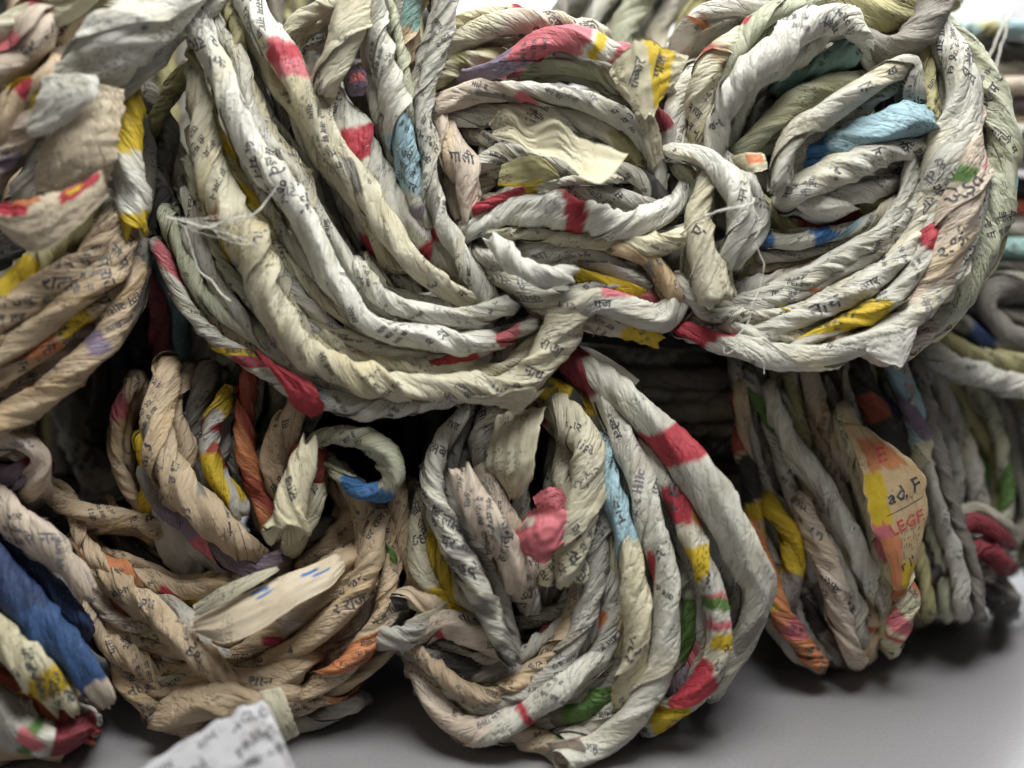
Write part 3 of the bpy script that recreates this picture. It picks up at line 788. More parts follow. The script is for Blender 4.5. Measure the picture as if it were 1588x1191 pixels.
# ================================================================== D: round skein, upper right
mk('D', 'round skein at the upper right whose coil ring opens on a bright blue fold', 1310, 280, 20)
S('D', [(1345, 85), (1331, 48), (1305, 26), (1270, 30), (1232, 54), (1195, 82), (1155, 115), (1130, 155), (1113, 200), (1108, 246)], [18, 24, 27, 26, 24, 20], [2, -8, -10, -8, 0], 'J', d=.35)
S('D', [(1265, 2), (1210, 15), (1168, 42), (1138, 79), (1117, 118), (1100, 172), (1090, 215)], 20, [4, -1, 2], 'F')
S('D', [(1135, 66), (1102, 98), (1087, 145), (1084, 210)], [17, 23, 22, 20], [-1, -4, 2], 'C', p=[(.1, .35, 'B'), (.18, .3, 'H', 0, .3)])
S('D', [(1075, 125), (1050, 160), (1048, 200), (1056, 240)], 20, [5, 2], 'W', d=1.4)
S('D', [(1062, 62), (1082, 30), (1120, 14), (1168, 8), (1240, -12)], [19, 21, 20], [12, 6, 6], 'J', p=[(.15, .3, 'O', 0, .5)], d=.3)
S('D', [(1335, 60), (1375, 78), (1420, 60), (1448, 20), (1458, -20)], [22, 30, 30], [2, -2, 2], 'G', d=.3)
S('D', [(1270, -5), (1330, 15), (1385, 22), (1440, -10)], 26, [6, 0, 6], 'A', d=.5)
S('D', [(1220, -15), (1280, 0), (1340, -12)], 18, 10, 'P')
S('D', [(1385, 95), (1362, 72), (1330, 75), (1297, 88), (1252, 108), (1212, 130)], [15, 20, 20, 18], [0, 2, 8], 'T', p=[(-.1, .3, 'A')], d=1.2, label='teal strand inside the ring')
S('D', [(1148, 232), (1175, 208), (1205, 184), (1242, 154), (1280, 138), (1318, 135)], [18, 24, 25, 22], [2, 1, 5], 'F', d=.2)
S('D', [(1416, 140), (1408, 102), (1381, 112), (1345, 134), (1308, 154), (1268, 182), (1237, 205), (1218, 243), (1208, 288)], [20, 22, 22, 25, 25, 24, 23], [-2, -6, -9, -11, -10], 'W', cap='b', d=1.6, t=[(.42, 'गव', 24, 30), (.27, 'ख', 24, 35)], label='curled strand with a cut end')
S('D', [(1180, 150), (1168, 190), (1165, 240), (1185, 285)], 20, 12, 'G')
S('D', [(1150, 175), (1138, 220), (1148, 260)], 20, 16, 'D')
S('D', [(1300, 120), (1250, 165), (1200, 220)], 20, 18, 'G')
S('D', [(1235, 268), (1262, 240), (1305, 222), (1355, 205), (1405, 188), (1440, 182)], [12, 22, 28, 32, 32], [-1, -5, -4], 'U', p=[(.32, 1.3, 'L')], d=0, amp=.6, cap='b', label='wide blue fold', fill=0)
S('D', [(1232, 298), (1275, 275), (1320, 256), (1368, 236), (1420, 228)], [24, 28, 28, 22], [-6, -7, 0], 'W', d=.6, t=[(.35, '3', 34, 20), (.65, 'त', 26, 15), (.85, 'च', 26, 15)])
S('D', [(1235, 318), (1275, 316), (1325, 302), (1368, 288)], [18, 26, 24, 20], [-1, -4, 2], 'J', cap='a', amp=1.8, d=.7)
S('D', [(1170, 318), (1215, 350), (1264, 348), (1316, 340), (1370, 312)], 16, 6, 'A', p=[(.4, .8, 'H')], d=.5)
S('D', [(1176, 370), (1213, 374), (1247, 371), (1290, 363), (1345, 346), (1385, 318)], 14, [0, -3, 2], 'W', p=[(-.1, .1, 'U'), (.48, .62, 'U', 0, .6)])
S('D', [(1190, 397), (1245, 393), (1300, 378), (1350, 358)], 14, 2, 'P')
S('D', [(1137, 420), (1190, 416), (1245, 408), (1290, 398)], 12, 5, 'S', p=[(.6, .8, 'O')])
S('D', [(1140, 448), (1195, 440), (1247, 425), (1300, 396), (1350, 378), (1392, 345), (1408, 290)], 17, [4, 0, 4], 'P', d=1.2)
S('D', [(1095, 502), (1160, 486), (1215, 460), (1262, 430), (1312, 398), (1362, 372), (1402, 338), (1420, 290), (1428, 235)], 17, [2, -4, -3, 3], 'W', d=1.8)
S('D', [(1160, 500), (1205, 482), (1252, 462), (1300, 433), (1350, 400), (1388, 380)], 17, [2, -2, 0], 'P', d=1.6)
S('D', [(1175, 516), (1230, 496), (1281, 474), (1335, 446), (1368, 425), (1404, 388), (1425, 340), (1436, 280)], [18, 21, 20, 17], [-2, -8, -6, 0], 'W', d=.9, t=[(.27, 'नाथ', 30, 22), (.45, 'ओर', 22, 25)], label='strand printed with large letters')
S('D', [(1235, 538), (1299, 504), (1344, 487), (1385, 460), (1413, 428), (1432, 392), (1445, 345), (1452, 290)], [14, 20, 18, 20, 18], [-6, -10, -8, -2], 'W', p=[(.0, .34, 'Y', .0, .75), (.70, .86, 'R', 0, .42), (.72, .88, 'A', .42, .7)], label='strand with yellow and red print')
S('D', [(1065, 514), (1126, 535), (1195, 549), (1264, 552), (1316, 540), (1375, 515), (1425, 482), (1460, 440), (1486, 395), (1505, 340), (1515, 280)], [15, 20, 23, 24, 24, 23], [-4, -10, -10, -8, -2], 'W', p=[(-.1, .07, 'R')], d=1.3)
S('D', [(1130, 505), (1185, 522), (1245, 522), (1300, 512)], 16, -3, 'W', d=1.4)
S('D', [(1448, 25), (1470, 72), (1490, 125), (1490, 180), (1470, 245), (1462, 300), (1448, 350)], [22, 30, 30, 32, 28], [3, -4, -6, -2], 'W', d=1.1, t=[(.85, 'ગરવ', 26, -60)])
S('D', [(1500, 150), (1500, 210), (1502, 270), (1490, 335), (1468, 400), (1440, 450), (1400, 490)], [26, 32, 34, 30, 24], [0, -8, -9, -6], 'S', d=.7, t=[(.42, 'ખેડૂત', 34, 40), (.62, 'રાજી', 32, 28)], p=[(.05, .3, 'K', .1, .14)], amp=.8)
S('D', [(1462, 35), (1500, 75), (1530, 130), (1551, 197), (1556, 255), (1545, 320), (1520, 395), (1480, 465), (1430, 515)], [18, 23, 26, 26, 22], [8, 4, 2, 0], 'F', d=1.3)
S('D', [(1550, 215), (1566, 270), (1562, 330), (1540, 400), (1505, 455), (1455, 510), (1400, 550)], 14, 8, 'X', p=[(.1, .5, 'A', 0, .6), (.2, .26, 'T')])
S('D', [(1418, 60), (1436, 120), (1442, 200), (1432, 280), (1402, 345)], 21, [4, 0, 4], 'A', d=.3)
S('D', [(1380, 130), (1395, 200), (1390, 270), (1370, 320)], 20, 14, 'G')
S('D', [(1290, 525), (1345, 538), (1388, 546), (1440, 510)], [16, 22, 20], [-6, -8, -2], 'S', d=1.4)
FLAP('D', [((1340, 530, -14), (1345, 548, -14)), ((1365, 520, -15), (1372, 562, -15)), ((1395, 515, -14), (1398, 566, -14)), ((1422, 500, -12), (1412, 540, -12))], 'J', curl=.06, rag=1.6)
FLAP('D', [((1132, 243, -6), (1150, 262, -6)), ((1160, 236, -10), (1170, 268, -12)), ((1185, 238, -10), (1190, 262, -10))], 'X', curl=.1, p=[(.4, .9, .1, .6, 'O')])
# gathered loops hanging between the two coils
S('D', [(1100, 270), (1083, 330), (1090, 385), (1102, 430), (1112, 462)], [17, 21, 24, 28, 31], [-6, -10, -12], 'C', cap='b', d=.5, t=[(.4, 'ए', 30, 60)], fill=0)
S('D', [(1040, 236), (1084, 243), (1113, 262), (1142, 300), (1150, 345), (1130, 395)], [15, 18, 22, 27, 25, 16], [-3, -8, -12, -10], 'J', p=[(.27, .36, 'V', 0, .3)], d=.5)
S('D', [(1055, 262), (1078, 290), (1080, 330), (1070, 380), (1075, 440)], 17, [-1, 0], 'F', p=[(.1, .2, 'Y', 0, .5)])
S('D', [(1128, 395), (1122, 440), (1135, 480), (1120, 510)], 15, 0, 'C')
S('D', [(1150, 330), (1160, 390), (1140, 440)], 18, 6, 'A')
S('D', [(1060, 440), (1078, 470), (1100, 490), (1145, 486)], 14, -4, 'W', d=1.5)
THREAD('D', [(1060, 362), (1085, 342), (1108, 326), (1140, 322), (1165, 312), (1168, 304)], 2.4, [-10, -22, -20], name='tie_string', label='thin white string tied around the skein')
THREAD('D', [(1120, 326), (1145, 324), (1168, 330), (1176, 350), (1170, 372)], 1.6, -20, name='tie_string')
THREAD('D', [(1172, 376), (1181, 405), (1180, 440), (1168, 480), (1150, 515), (1141, 524)], 1.3, -16)
THREAD('D', [(1123, 536), (1124, 550), (1142, 543)], 1.0, -16)
THREAD('D', [(1178, 552), (1188, 566), (1189, 580)], .8, -14)

# ================================================================== J: blurred, behind the top
mk('J', 'blurred grey skein behind the red and cream coil at the top edge', 985, 10, 60)
for k, (x0, y0) in enumerate([(880, -30), (930, -35), (985, -30), (1040, -30), (1095, -35), (1150, -30)]):
    S('J', [(x0 + 45, y0 - 20), (x0 + 8, y0 + 30), (x0 - 20, y0 + 75), (x0 - 25, y0 + 130)], 21, 48 + (k % 2) * 6, ['G', 'J', 'F', 'P', 'A', 'W'][k], d=.3, fill=1)

# ================================================================== K: blurred, right edge top
mk('K', 'blurred pastel skein tied with white twine at the top of the right edge', 1570, 150, 80)
for k, (yy, c) in enumerate([(45, 'L'), (82, 'D'), (108, 'J'), (135, 'S'), (160, 'V'), (180, 'J'), (205, 'J'), (228, 'W'), (250, 'W')]):
    S('K', [(1465, yy + 10), (1520, yy), (1580, yy - 2), (1660, yy + 10)], 15, 70 + (k % 3) * 5, c, d=.3, p=[(.3, .5, 'A')] if k == 0 else ())
for k in range(3):
    S('K', [(1465, 290 + k * 28), (1540, 292 + k * 28), (1650, 300 + k * 28)], 16, 88, ['D', 'H', 'G'][k], d=.2)
THREAD('K', [(1570, 20), (1552, 45), (1536, 95), (1524, 145)], 3.2, 48, name='tie_string')
THREAD('K', [(1560, 22), (1556, 60), (1540, 120), (1530, 150)], 3.0, 47, name='tie_string')

# ================================================================== L: blurred, right edge middle
mk('L', 'blurred grey-green skein at the right edge, lower edge pale and curved', 1560, 480, 70)
S('L', [(1440, 545), (1490, 572), (1545, 590), (1620, 600)], 20, 46, 'J', d=.2)
S('L', [(1440, 515), (1500, 545), (1560, 560), (1630, 562)], 20, 50, 'A', d=.2)
S('L', [(1460, 480), (1520, 520), (1570, 535), (1630, 530)], 18, 52, 'G', p=[(.2, .5, 'N')], d=.2)
S('L', [(1640, 455), (1575, 438), (1540, 450), (1530, 480), (1560, 515), (1600, 530)], 20, 50, 'G', d=.2)
S('L', [(1510, 395), (1550, 385), (1630, 395)], 18, 56, 'T', p=[(.1, .4, 'O')], d=.2)
S('L', [(1500, 420), (1550, 412), (1630, 425)], 16, 58, 'G', d=.2)
S('L', [(1480, 455), (1520, 470), (1560, 490), (1620, 500)], 16, 56, 'G', d=.2)
S('L', [(1500, 370), (1550, 360), (1630, 365)], 18, 62, 'G', d=.2)

# ================================================================== E: lower left corner
mk('E', 'skein in the lower left corner with thick navy and royal blue strands', 20, 930, 10)
S('E', [(-25, 700), (10, 682), (40, 688), (62, 712), (52, 745)], 20, [-12, -16, -10], 'S', d=.5)
S('E', [(-25, 730), (15, 738), (45, 728)], 22, -9, 'M', p=[(.2, .9, 'V')], d=.1)
S('E', [(-30, 762), (0, 785), (30, 812), (60, 835), (92, 862), (118, 890), (134, 912)], [34, 33, 28, 24, 20], [-14, -18, -14], 'S', cap='b', d=.5, t=[(.17, 'de', 40, -55)], amp=1.3)
S('E', [(-20, 835), (31, 868), (63, 896), (94, 928), (120, 960)], [24, 24, 21], [-10, -12], 'N', d=0, amp=.7, label='dark navy strand')
S('E', [(-25, 862), (0, 888), (33, 925), (65, 966), (100, 1002), (128, 1036), (150, 1062), (166, 1080)], [30, 30, 28, 22, 16], [-18, -22, -18], 'I', p=[(-.2, .36, 'N'), (.86, 1.2, 'S')], cap='b', d=0, label='royal blue strand')
S('E', [(-25, 975), (20, 1005), (57, 1038), (80, 1066), (98, 1092)], [32, 31, 29, 24], [-24, -27, -22], 'X', p=[(.58, .82, 'Y')], cap='b', d=.9)
S('E', [(-25, 1090), (20, 1122), (57, 1140), (92, 1146), (125, 1130)], [36, 34, 28, 20], [-20, -22, -18], 'P', p=[(.42, .52, 'E', 0, 9), (.52, .62, 'J'), (.65, 1.2, 'M')], d=.1)
S('E', [(80, 1095), (110, 1118), (140, 1138)], [28, 24, 18], [-14, -16], 'H', d=.1, cap='b')
S('E', [(-20, 1050), (25, 1075), (60, 1100)], 22, -12, 'B', p=[(.1, .9, 'H')], d=.1)
S('E', [(-20, 1180), (30, 1160), (80, 1165)], 18, -14, 'B', d=.1)
S('E', [(-20, 790), (20, 850), (60, 900), (100, 960)], 22, 4, 'D', d=0)
S('E', [(-20, 920), (40, 1000), (100, 1060)], 22, 4, 'D', d=0)

# ================================================================== F: lower coil, left
mk('F', 'warm beige skein at the lower left with strands hanging in its dark hollow, one red', 370, 900, 20)
S('F', [(258, 585), (248, 618), (246, 662), (256, 715), (282, 760), (318, 796), (352, 825), (378, 850)], [22, 25, 27, 28, 27, 24], [0, -6, -8, -6, 0], 'B', d=2.4, amp=1.2)
S('F', [(318, 590), (308, 625), (304, 670), (300, 720), (312, 760)], 20, 10, 'G', d=1.2)
S('F', [(345, 625), (330, 660), (326, 700), (334, 738), (358, 768), (376, 792)], [17, 20, 20, 18], [4, 0, 2], 'P', p=[(-.2, .12, 'Y'), (.12, .26, 'R', 0, .7), (.33, .52, 'H', 0, .5), (.42, .95, 'Y', .1, 1.1)], d=.2, label='strand banded yellow and red', cap='b')
S('F', [(386, 585), (381, 640), (379, 690), (390, 735), (405, 768), (415, 805)], [15, 17, 17, 16], [6, 3, 5], 'H', p=[(.3, 1.2, 'O', .2, .8)], d=0, amp=1.6, label='brick red twisted strand')
S('F', [(455, 640), (440, 668), (425, 712), (430, 750)], [22, 24, 20], [0, 4], 'B', d=.9)
S('F', [(478, 692), (468, 722), (456, 762), (448, 800), (446, 828)], [20, 22, 24, 30, 36], [-8, -12, -14], 'X', cap='ab', d=.2, fill=0, label='thick cream strand with a bulging end')
S('F', [(486, 770), (478, 800), (462, 830)], 20, -2, 'C', d=.5)
S('F', [(470, 700), (495, 705), (492, 740)], 17, 2, 'H', d=0, fill=0)
S('F', [(485, 690), (500, 678), (535, 676), (572, 685), (602, 710), (610, 742), (592, 762), (560, 760), (532, 742), (514, 720)], [15, 18, 21, 21, 17, 14, 13], [2, -6, -10, -8, 2], 'F', p=[(.66, .84, 'U', 0, 9)], d=.9, fill=0, label='pale looped strand with a blue underside')
S('F', [(236, 745), (255, 778), (288, 805), (328, 840), (368, 870), (398, 880), (430, 868)], [18, 21, 20, 15], [4, 0, 6], 'V', p=[(-.2, .2, 'G'), (.4, .55, 'K', 0, .4), (.62, .8, 'O', 0, .4)], d=.2)
FLAP('F', [((236, 790, 8), (262, 775, 8)), ((238, 830, 8), (300, 810, 7)), ((252, 870, 9), (320, 850, 8)), ((275, 892, 12), (318, 888, 12))], 'P', curl=.12, rag=.6)
S('F', [(30, 725), (60, 752), (95, 778), (135, 795), (180, 803), (215, 808), (245, 822)], [15, 17, 17], [10, 4, 8], 'B', d=1.2)
S('F', [(112, 800), (130, 840), (152, 868), (192, 888), (235, 900), (285, 915), (345, 905)], [13, 16, 17, 16], [6, -1, 2], 'B', p=[(.15, .55, 'O', 0, .45)], d=.8)
S('F', [(225, 898), (268, 916), (315, 920), (365, 905), (410, 885)], 15, 5, 'C', p=[(.2, .5, 'Y', 0, .4)])
S('F', [(172, 892), (200, 920), (238, 942), (262, 972), (292, 1002), (325, 1030), (358, 1052), (400, 1058), (440, 1048), (470, 1022)], [17, 21, 24, 25, 25, 22], [-2, -8, -12, -12, -6], 'B', d=1.4, t=[(.22, 'ગા', 24, -5), (.50, 'દેશ', 26, -40), (.78, 'શાન', 24, -10)])
FLAP('F', [((296, 962, -12), (312, 984, -14)), ((345, 938, -15), (352, 998, -22)), ((390, 916, -16), (405, 978, -23)), ((440, 893, -14), (462, 938, -20)), ((490, 874, -10), (510, 912, -14)), ((520, 858, -4), (535, 884, -6))], 'BB', curl=.14, rag=.5,
     p=[(.40, .50, .10, .20, 'U'), (.40, .50, .26, .34, 'U'), (.68, .78, .22, .34, 'U'), (.72, .84, .42, .52, 'U')], label='broad flat fold printed with small blue marks')
S('F', [(305, 990), (350, 990), (405, 965), (455, 935), (500, 905), (535, 870)], 18, -2, 'B')
FLAP('F', [((300, 938, -16), (303, 956, -16)), ((340, 912, -18), (348, 935, -19)), ((390, 890, -18), (396, 908, -19)), ((430, 878, -16), (434, 884, -16))], 'C', curl=.15)
S('F', [(372, 1014), (425, 982), (472, 948), (510, 920), (545, 885)], 19, [-5, -6, 0], 'B', d=.6, p=[(.3, .5, 'S')])
S('F', [(415, 1026), (458, 1004), (505, 970), (545, 928), (572, 880), (580, 820)], [19, 22, 22, 20], [-6, -9, -2], 'B', d=.5, t=[(.2, '4', 22, 20)])
S('F', [(535, 745), (562, 785), (572, 830), (556, 880), (530, 925)], [18, 25, 25, 22], [8, 2, 2], 'B', d=.4, amp=1.3, p=[(.5, .6, 'R', 0, .2)])
S('F', [(598, 800), (606, 860), (602, 920), (582, 975), (548, 1020), (505, 1055), (455, 1085)], [14, 18, 21, 20, 18], [6, -2, -6, -4], 'B', p=[(.5, .8, 'O', 0, .5)], d=.7)
S('F', [(120, 910), (135, 945), (157, 990), (189, 1013), (227, 1036), (268, 1060), (330, 1062)], [14, 18, 19, 18], [4, -3, 0], 'B', p=[(.2, .5, 'D', 0, .3)], d=1)
S('F', [(178, 1000), (192, 1050), (225, 1088), (262, 1114), (290, 1122)], [16, 20, 22], [2, -5], 'B', d=1, t=[(.4, 'ના', 26, 30)])
S('F', [(250, 1112), (300, 1095), (350, 1082), (400, 1078), (440, 1072)], [22, 30, 30, 24], [-8, -14, -10], 'B', d=.1, cap='a', p=[(.0, .07, 'D', 0, .3)], amp=.7)
S('F', [(180, 935), (215, 958), (250, 978)], 20, 4, 'H', p=[(0, 1, 'O', 0, .4)], d=0)
S('F', [(205, 985), (250, 1008), (300, 1040), (350, 1060)], 17, 2, 'S', p=[(.3, .6, 'V', 0, .4), (.1, .3, 'O', 0, .3)])
S('F', [(220, 960), (270, 1000), (320, 1045)], 18, 4, 'B')
S('F', [(440, 1100), (500, 1078), (560, 1042), (605, 1000)], [17, 19, 15], [0, -2, 6], 'B', p=[(.35, .8, 'O', 0, .5)])
S('F', [(455, 1128), (500, 1112), (545, 1090)], 16, 4, 'P', d=.3)
S('F', [(480, 870), (520, 840), (545, 800)], 20, 12, 'B')
S('F', [(300, 900), (360, 880), (430, 860), (500, 820)], 16, 14, 'G')
S('F', [(160, 800), (200, 850), (250, 880)], 17, 16, 'D', d=0)
S('F', [(205, 600), (185, 640), (180, 700), (200, 760), (235, 800)], 15, 14, 'B', p=[(.1, .3, 'K')], d=.3)
S('F', [(222, 690), (232, 740), (228, 780)], 14, 9, 'Y', d=.1)
FLAP('F', [((402, 1072, -18), (436, 1066, -18)), ((412, 1100, -20), (448, 1094, -20)), ((424, 1128, -20), (456, 1118, -20)), ((440, 1150, -18), (464, 1138, -18))], 'C', curl=.08, rag=1.2)

# ================================================================== G: lower coil, middle
mk('G', 'skein in the lower middle with a pink flap in its hollow', 880, 880, 15)
S('G', [(720, 640), (695, 672), (674, 710), (672, 760), (690, 820), (712, 862), (738, 905), (765, 968), (796, 1026)], [16, 21, 23, 24, 26, 28, 24, 14], [2, -5, -10, -14, -12], 'W', p=[(.60, .66, 'G', .1, .8), (.70, .76, 'G', .1, .8), (.80, .84, 'G', 0, .7), (.90, 1.1, 'G')], cap='b', d=.8, t=[(.1, 'मव', 20, -20), (.22, 'अब', 24, -20)], label='pale strand with bold dark print at its tip')
S('G', [(716, 735), (735, 775), (760, 815), (785, 852), (800, 900)], [25, 27, 27, 25, 24], [-10, -14, -10], 'S', cap='a', d=1.3, amp=1.2)
S('G', [(758, 840), (790, 868), (815, 905), (822, 940)], 20, 0, 'P', d=1)
S('G', [(768, 635), (750, 665), (744, 700), (752, 735)], 17, 4, 'P', d=.5)
FLAP('G', [((772, 646, 0), (850, 636, -4)), ((764, 680, -3), (840, 665, -9)), ((757, 712, -5), (832, 705, -11)), ((762, 728, -4), (826, 745, -10)), ((795, 765, -2), (808, 772, -5))], 'C', curl=.1, pleat=4, label='pleated cream flap')
FLAP('G', [((808, 645, -6), (820, 642, -7)), ((800, 690, -9), (818, 690, -11)), ((796, 735, -8), (806, 735, -9))], 'C', curl=.2)
S('G', [(868, 632), (896, 668), (912, 710), (908, 760), (893, 818), (884, 870), (884, 905)], [24, 30, 32, 30, 29, 28], [-2, -8, -12, -10], 'C', cap='b', d=1.7, t=[(.15, 'તાર', 24, -20), (.3, 'ઉછે', 22, -35), (.45, 'Oyho', 22, 40)])
FLAP('G', [((803, 818, -10), (815, 852, -10)), ((822, 795, -14), (828, 868, -15)), ((850, 786, -16), (848, 872, -17)), ((882, 790, -14), (868, 842, -15))], 'K', curl=.14, p=[(.2, .45, .1, .3, 'S')], crush=1, label='crumpled pink flap')
FLAP('G', [((826, 770, -4), (840, 800, -5)), ((850, 755, -6), (862, 790, -8)), ((872, 760, -5), (880, 785, -6))], 'K', curl=.1)
S('G', [(655, 780), (650, 830), (655, 870), (672, 918), (712, 948), (745, 950)], [17, 21, 21, 22, 20], [2, -4, 0], 'C', d=1, t=[(.25, 'કઇ', 26, 10)], p=[(.6, .9, 'Y', 0, .4)])
S('G', [(618, 770), (622, 820), (636, 868), (655, 912)], 18, [6, 2], 'B', d=1)
S('G', [(675, 850), (688, 890), (708, 925), (735, 940)], 17, -3, 'Y', p=[(.3, 1.2, 'C', 0, .6)], d=.3)
S('G', [(592, 968), (612, 935), (640, 925), (668, 940)], [18, 20, 18], [-1, -6], 'S', p=[(.3, .6, 'D', 0, .4)], d=.6)
S('G', [(600, 990), (635, 985), (665, 958), (690, 930)], [18, 20, 16], [-6, -8, -2], 'P', d=.6)
# the wide grey strand and the rim behind it
S('G', [(868, 545), (905, 572), (948, 605), (992, 645), (1040, 692), (1078, 735), (1110, 785), (1145, 840), (1172, 895), (1170, 945), (1148, 1000), (1112, 1050)], [25, 31, 34, 34, 34, 31, 26, 22], [4, -2, -8, -12, -12, -8, -2], 'W',
  p=[(-.1, .12, 'M'), (.325, .41, 'R', 0, 9)], d=0, tw=90, amp=.6, label='wide grey strand with red blocks')
FLAP('G', [((876, 532, 4), (880, 542, 3)), ((915, 540, 2), (915, 556, 1)), ((955, 562, 2), (948, 576, 0)), ((992, 590, 3), (985, 598, 2))], 'J', curl=.1, rag=1)
S('G', [(960, 672), (1005, 712), (1042, 762), (1068, 819), (1086, 865), (1106, 918), (1114, 962), (1112, 1010), (1086, 1065), (1048, 1100), (1015, 1116)], [17, 20, 21, 21, 22, 22, 20], [-2, -8, -13, -14, -12, -6], 'W',
  p=[(.03, .07, 'R'), (.17, .27, 'O', 0, .5), (.20, .28, 'R', .3, .8), (.34, .42, 'Y', 0, .7), (.50, .52, 'K'), (.52, .57, 'E', .3, 1.1), (.60, .63, 'K'), (.64, .68, 'Y', 0, .6), (.72, .85, 'R', 0, .6), (.9, 1.02, 'Y')], d=.7, label='strand banded with bright coloured print', t=[(.46, 'મા', 26, -60)])
S('G', [(925, 605), (945, 645), (973, 700), (995, 755), (1012, 819), (1028, 880), (1034, 940), (1030, 1000), (1016, 1055), (985, 1105), (930, 1152), (890, 1172)], [17, 20, 22, 24, 25, 26, 26, 24], [-1, -7, -12, -14, -14, -10], 'W', d=.9, t=[(.13, 'खेत', 24, -65), (.42, 'ત', 26, -60), (.95, 'अह', 22, -10)])
S('G', [(935, 690), (943, 740), (956, 785), (972, 840), (982, 900), (988, 960), (984, 1020), (970, 1070)], [15, 18, 21, 24, 26, 24], [-3, -8, -12, -14, -8], 'X', p=[(-.2, .46, 'L')], d=.3, amp=.8, t=[(.32, 'વાન', 26, -65), (.8, '3રૂ0', 32, 80)], label='strand pale blue above and cream below')
S('G', [(930, 720), (935, 780), (930, 850), (918, 915), (900, 975), (872, 1022), (835, 1055), (780, 1085), (740, 1090), (700, 1065)], 16, [-2, -6, -8, -10, -6], 'P', d=1)
S('G', [(900, 880), (892, 930), (872, 980), (840, 1025), (795, 1062), (748, 1080), (705, 1060), (668, 1028), (636, 1000)], [15, 17, 18, 17, 16], [0, -5, -9, -9, -4], 'B', d=.9)
S('G', [(650, 1045), (672, 1090), (712, 1125), (760, 1130), (805, 1112), (845, 1082), (888, 1050), (930, 1020)], [17, 22, 24, 24, 22, 18], [-2, -9, -12, -12, -6], 'W', p=[(.60, .645, 'R', 0, 9), (-.1, .4, 'S')], d=1.1, label='strand with a red bar')
S('G', [(768, 975), (800, 966), (845, 955), (892, 935)], 18, 2, 'G', t=[(.5, 'u', 26, 0)], d=.5)
S('G', [(640, 990), (690, 965), (740, 985), (790, 1010)], [20, 28, 24], [-4, -8, -2], 'S', p=[(.25, .35, 'R', 0, .2), (.3, .5, 'E', .2, .45)], d=.3, amp=.8)
S('G', [(645, 1012), (700, 1032), (750, 1042), (800, 1035)], [18, 19, 17], -5, 'G', d=.3, p=[(.2, .6, 'D')])
S('G', [(690, 1050), (725, 1065), (775, 1062)], 18, -3, 'P', p=[(0, .4, 'X', 0, .4)])
S('G', [(950, 900), (945, 960), (935, 1005), (905, 1045), (880, 1070)], [20, 23, 22], -4, 'P', p=[(.15, .3, 'D', 0, .4)], d=.3)
S('G', [(840, 1060), (890, 1055), (940, 1040), (980, 1010)], 17, -3, 'G', d=.6)
S('G', [(860, 1110), (910, 1095), (955, 1060), (985, 1030)], [22, 26, 24], -3, 'G', p=[(.1, .9, 'E', 0, .6)], d=.1)
S('G', [(800, 1135), (845, 1155), (885, 1172), (925, 1158)], [18, 21, 20], [-6, -10, -8], 'S', d=.9)
S('G', [(1060, 830), (1072, 900), (1070, 960), (1052, 1020), (1028, 1070)], 20, [0, -5, 0], 'E', p=[(.1, .4, 'F'), (.7, .9, 'F')], d=.1, label='green strand')
S('G', [(1090, 990), (1075, 1030), (1048, 1070)], 19, -3, 'V', p=[(.2, .6, 'K', 0, .4)], d=.2)
S('G', [(1120, 850), (1135, 900), (1140, 960), (1120, 1010)], 18, 2, 'F')
S('G', [(1000, 760), (1035, 830), (1050, 900), (1055, 960)], 18, 2, 'P')
S('G', [(845, 600), (880, 618), (918, 645), (945, 690)], [17, 18, 16], [0, 3], 'Y', p=[(.25, .5, 'D', 0, .5), (.7, 1.2, 'G')], d=.2)
S('G', [(860, 590), (900, 640), (925, 700), (930, 760)], 18, 8, 'D', d=.2)
S('G', [(960, 930), (930, 870), (905, 800)], 16, 8, 'G', d=.5)
S('G', [(820, 800), (840, 870), (850, 930)], 18, 16, 'D', d=.2)
S('G', [(700, 930), (760, 960), (820, 990)], 18, 8, 'G', d=.3)
FLAP('G', [((845, 1150, -14), (900, 1140, -18)), ((862, 1172, -13), (910, 1166, -17)), ((885, 1186, -12), (905, 1184, -14))], 'S', curl=.1)

# ================================================================== H: lower right, slightly blurred
mk('H', 'half blurred skein at the lower right carrying a torn orange and yellow sheet', 1290, 800, 55)
S('H', [(1150, 600), (1150, 660), (1154, 710), (1166, 770), (1172, 825), (1180, 860)], 15, [28, 24], 'B', p=[(.05, .4, 'H', 0, .6), (.42, .62, 'D'), (.63, .72, 'Y')], d=.2)
S('H', [(1165, 820), (1190, 895), (1210, 948), (1238, 992), (1275, 1030)], [15, 19, 19, 16], [22, 20, 24], 'O', p=[(.35, .5, 'Y', 0, .5), (.6, .9, 'K', 0, .5)], cap='b', d=.3, label='orange strand at the lower edge')
S('H', [(1170, 880), (1190, 950), (1225, 1000), (1262, 1025)], 16, 32, 'P', d=.3)
S('H', [(1198, 615), (1208, 645), (1228, 691), (1262, 730), (1290, 772), (1316, 827), (1345, 885), (1378, 945)], [15, 17, 17, 16, 17, 17], [24, 20, 20, 24], 'J', d=.15)
S('H', [(1160, 590), (1188, 640), (1205, 700), (1225, 760), (1240, 820), (1262, 880)], 15, 28, 'P', p=[(.02, .3, 'E', 0, .6)], d=.5)
S('H', [(1225, 590), (1240, 661), (1250, 720), (1268, 780)], 15, 30, 'A', d=.3)
S('H', [(1248, 565), (1268, 625), (1292, 676), (1315, 722)], 18, [28, 26], 'S', p=[(.3, .8, 'B')], d=.3)
S('H', [(1195, 790), (1226, 828), (1232, 880), (1215, 930)], [18, 22, 20], 24, 'Y', p=[(.75, 1.3, 'G')], d=.1, label='bright yellow patch')
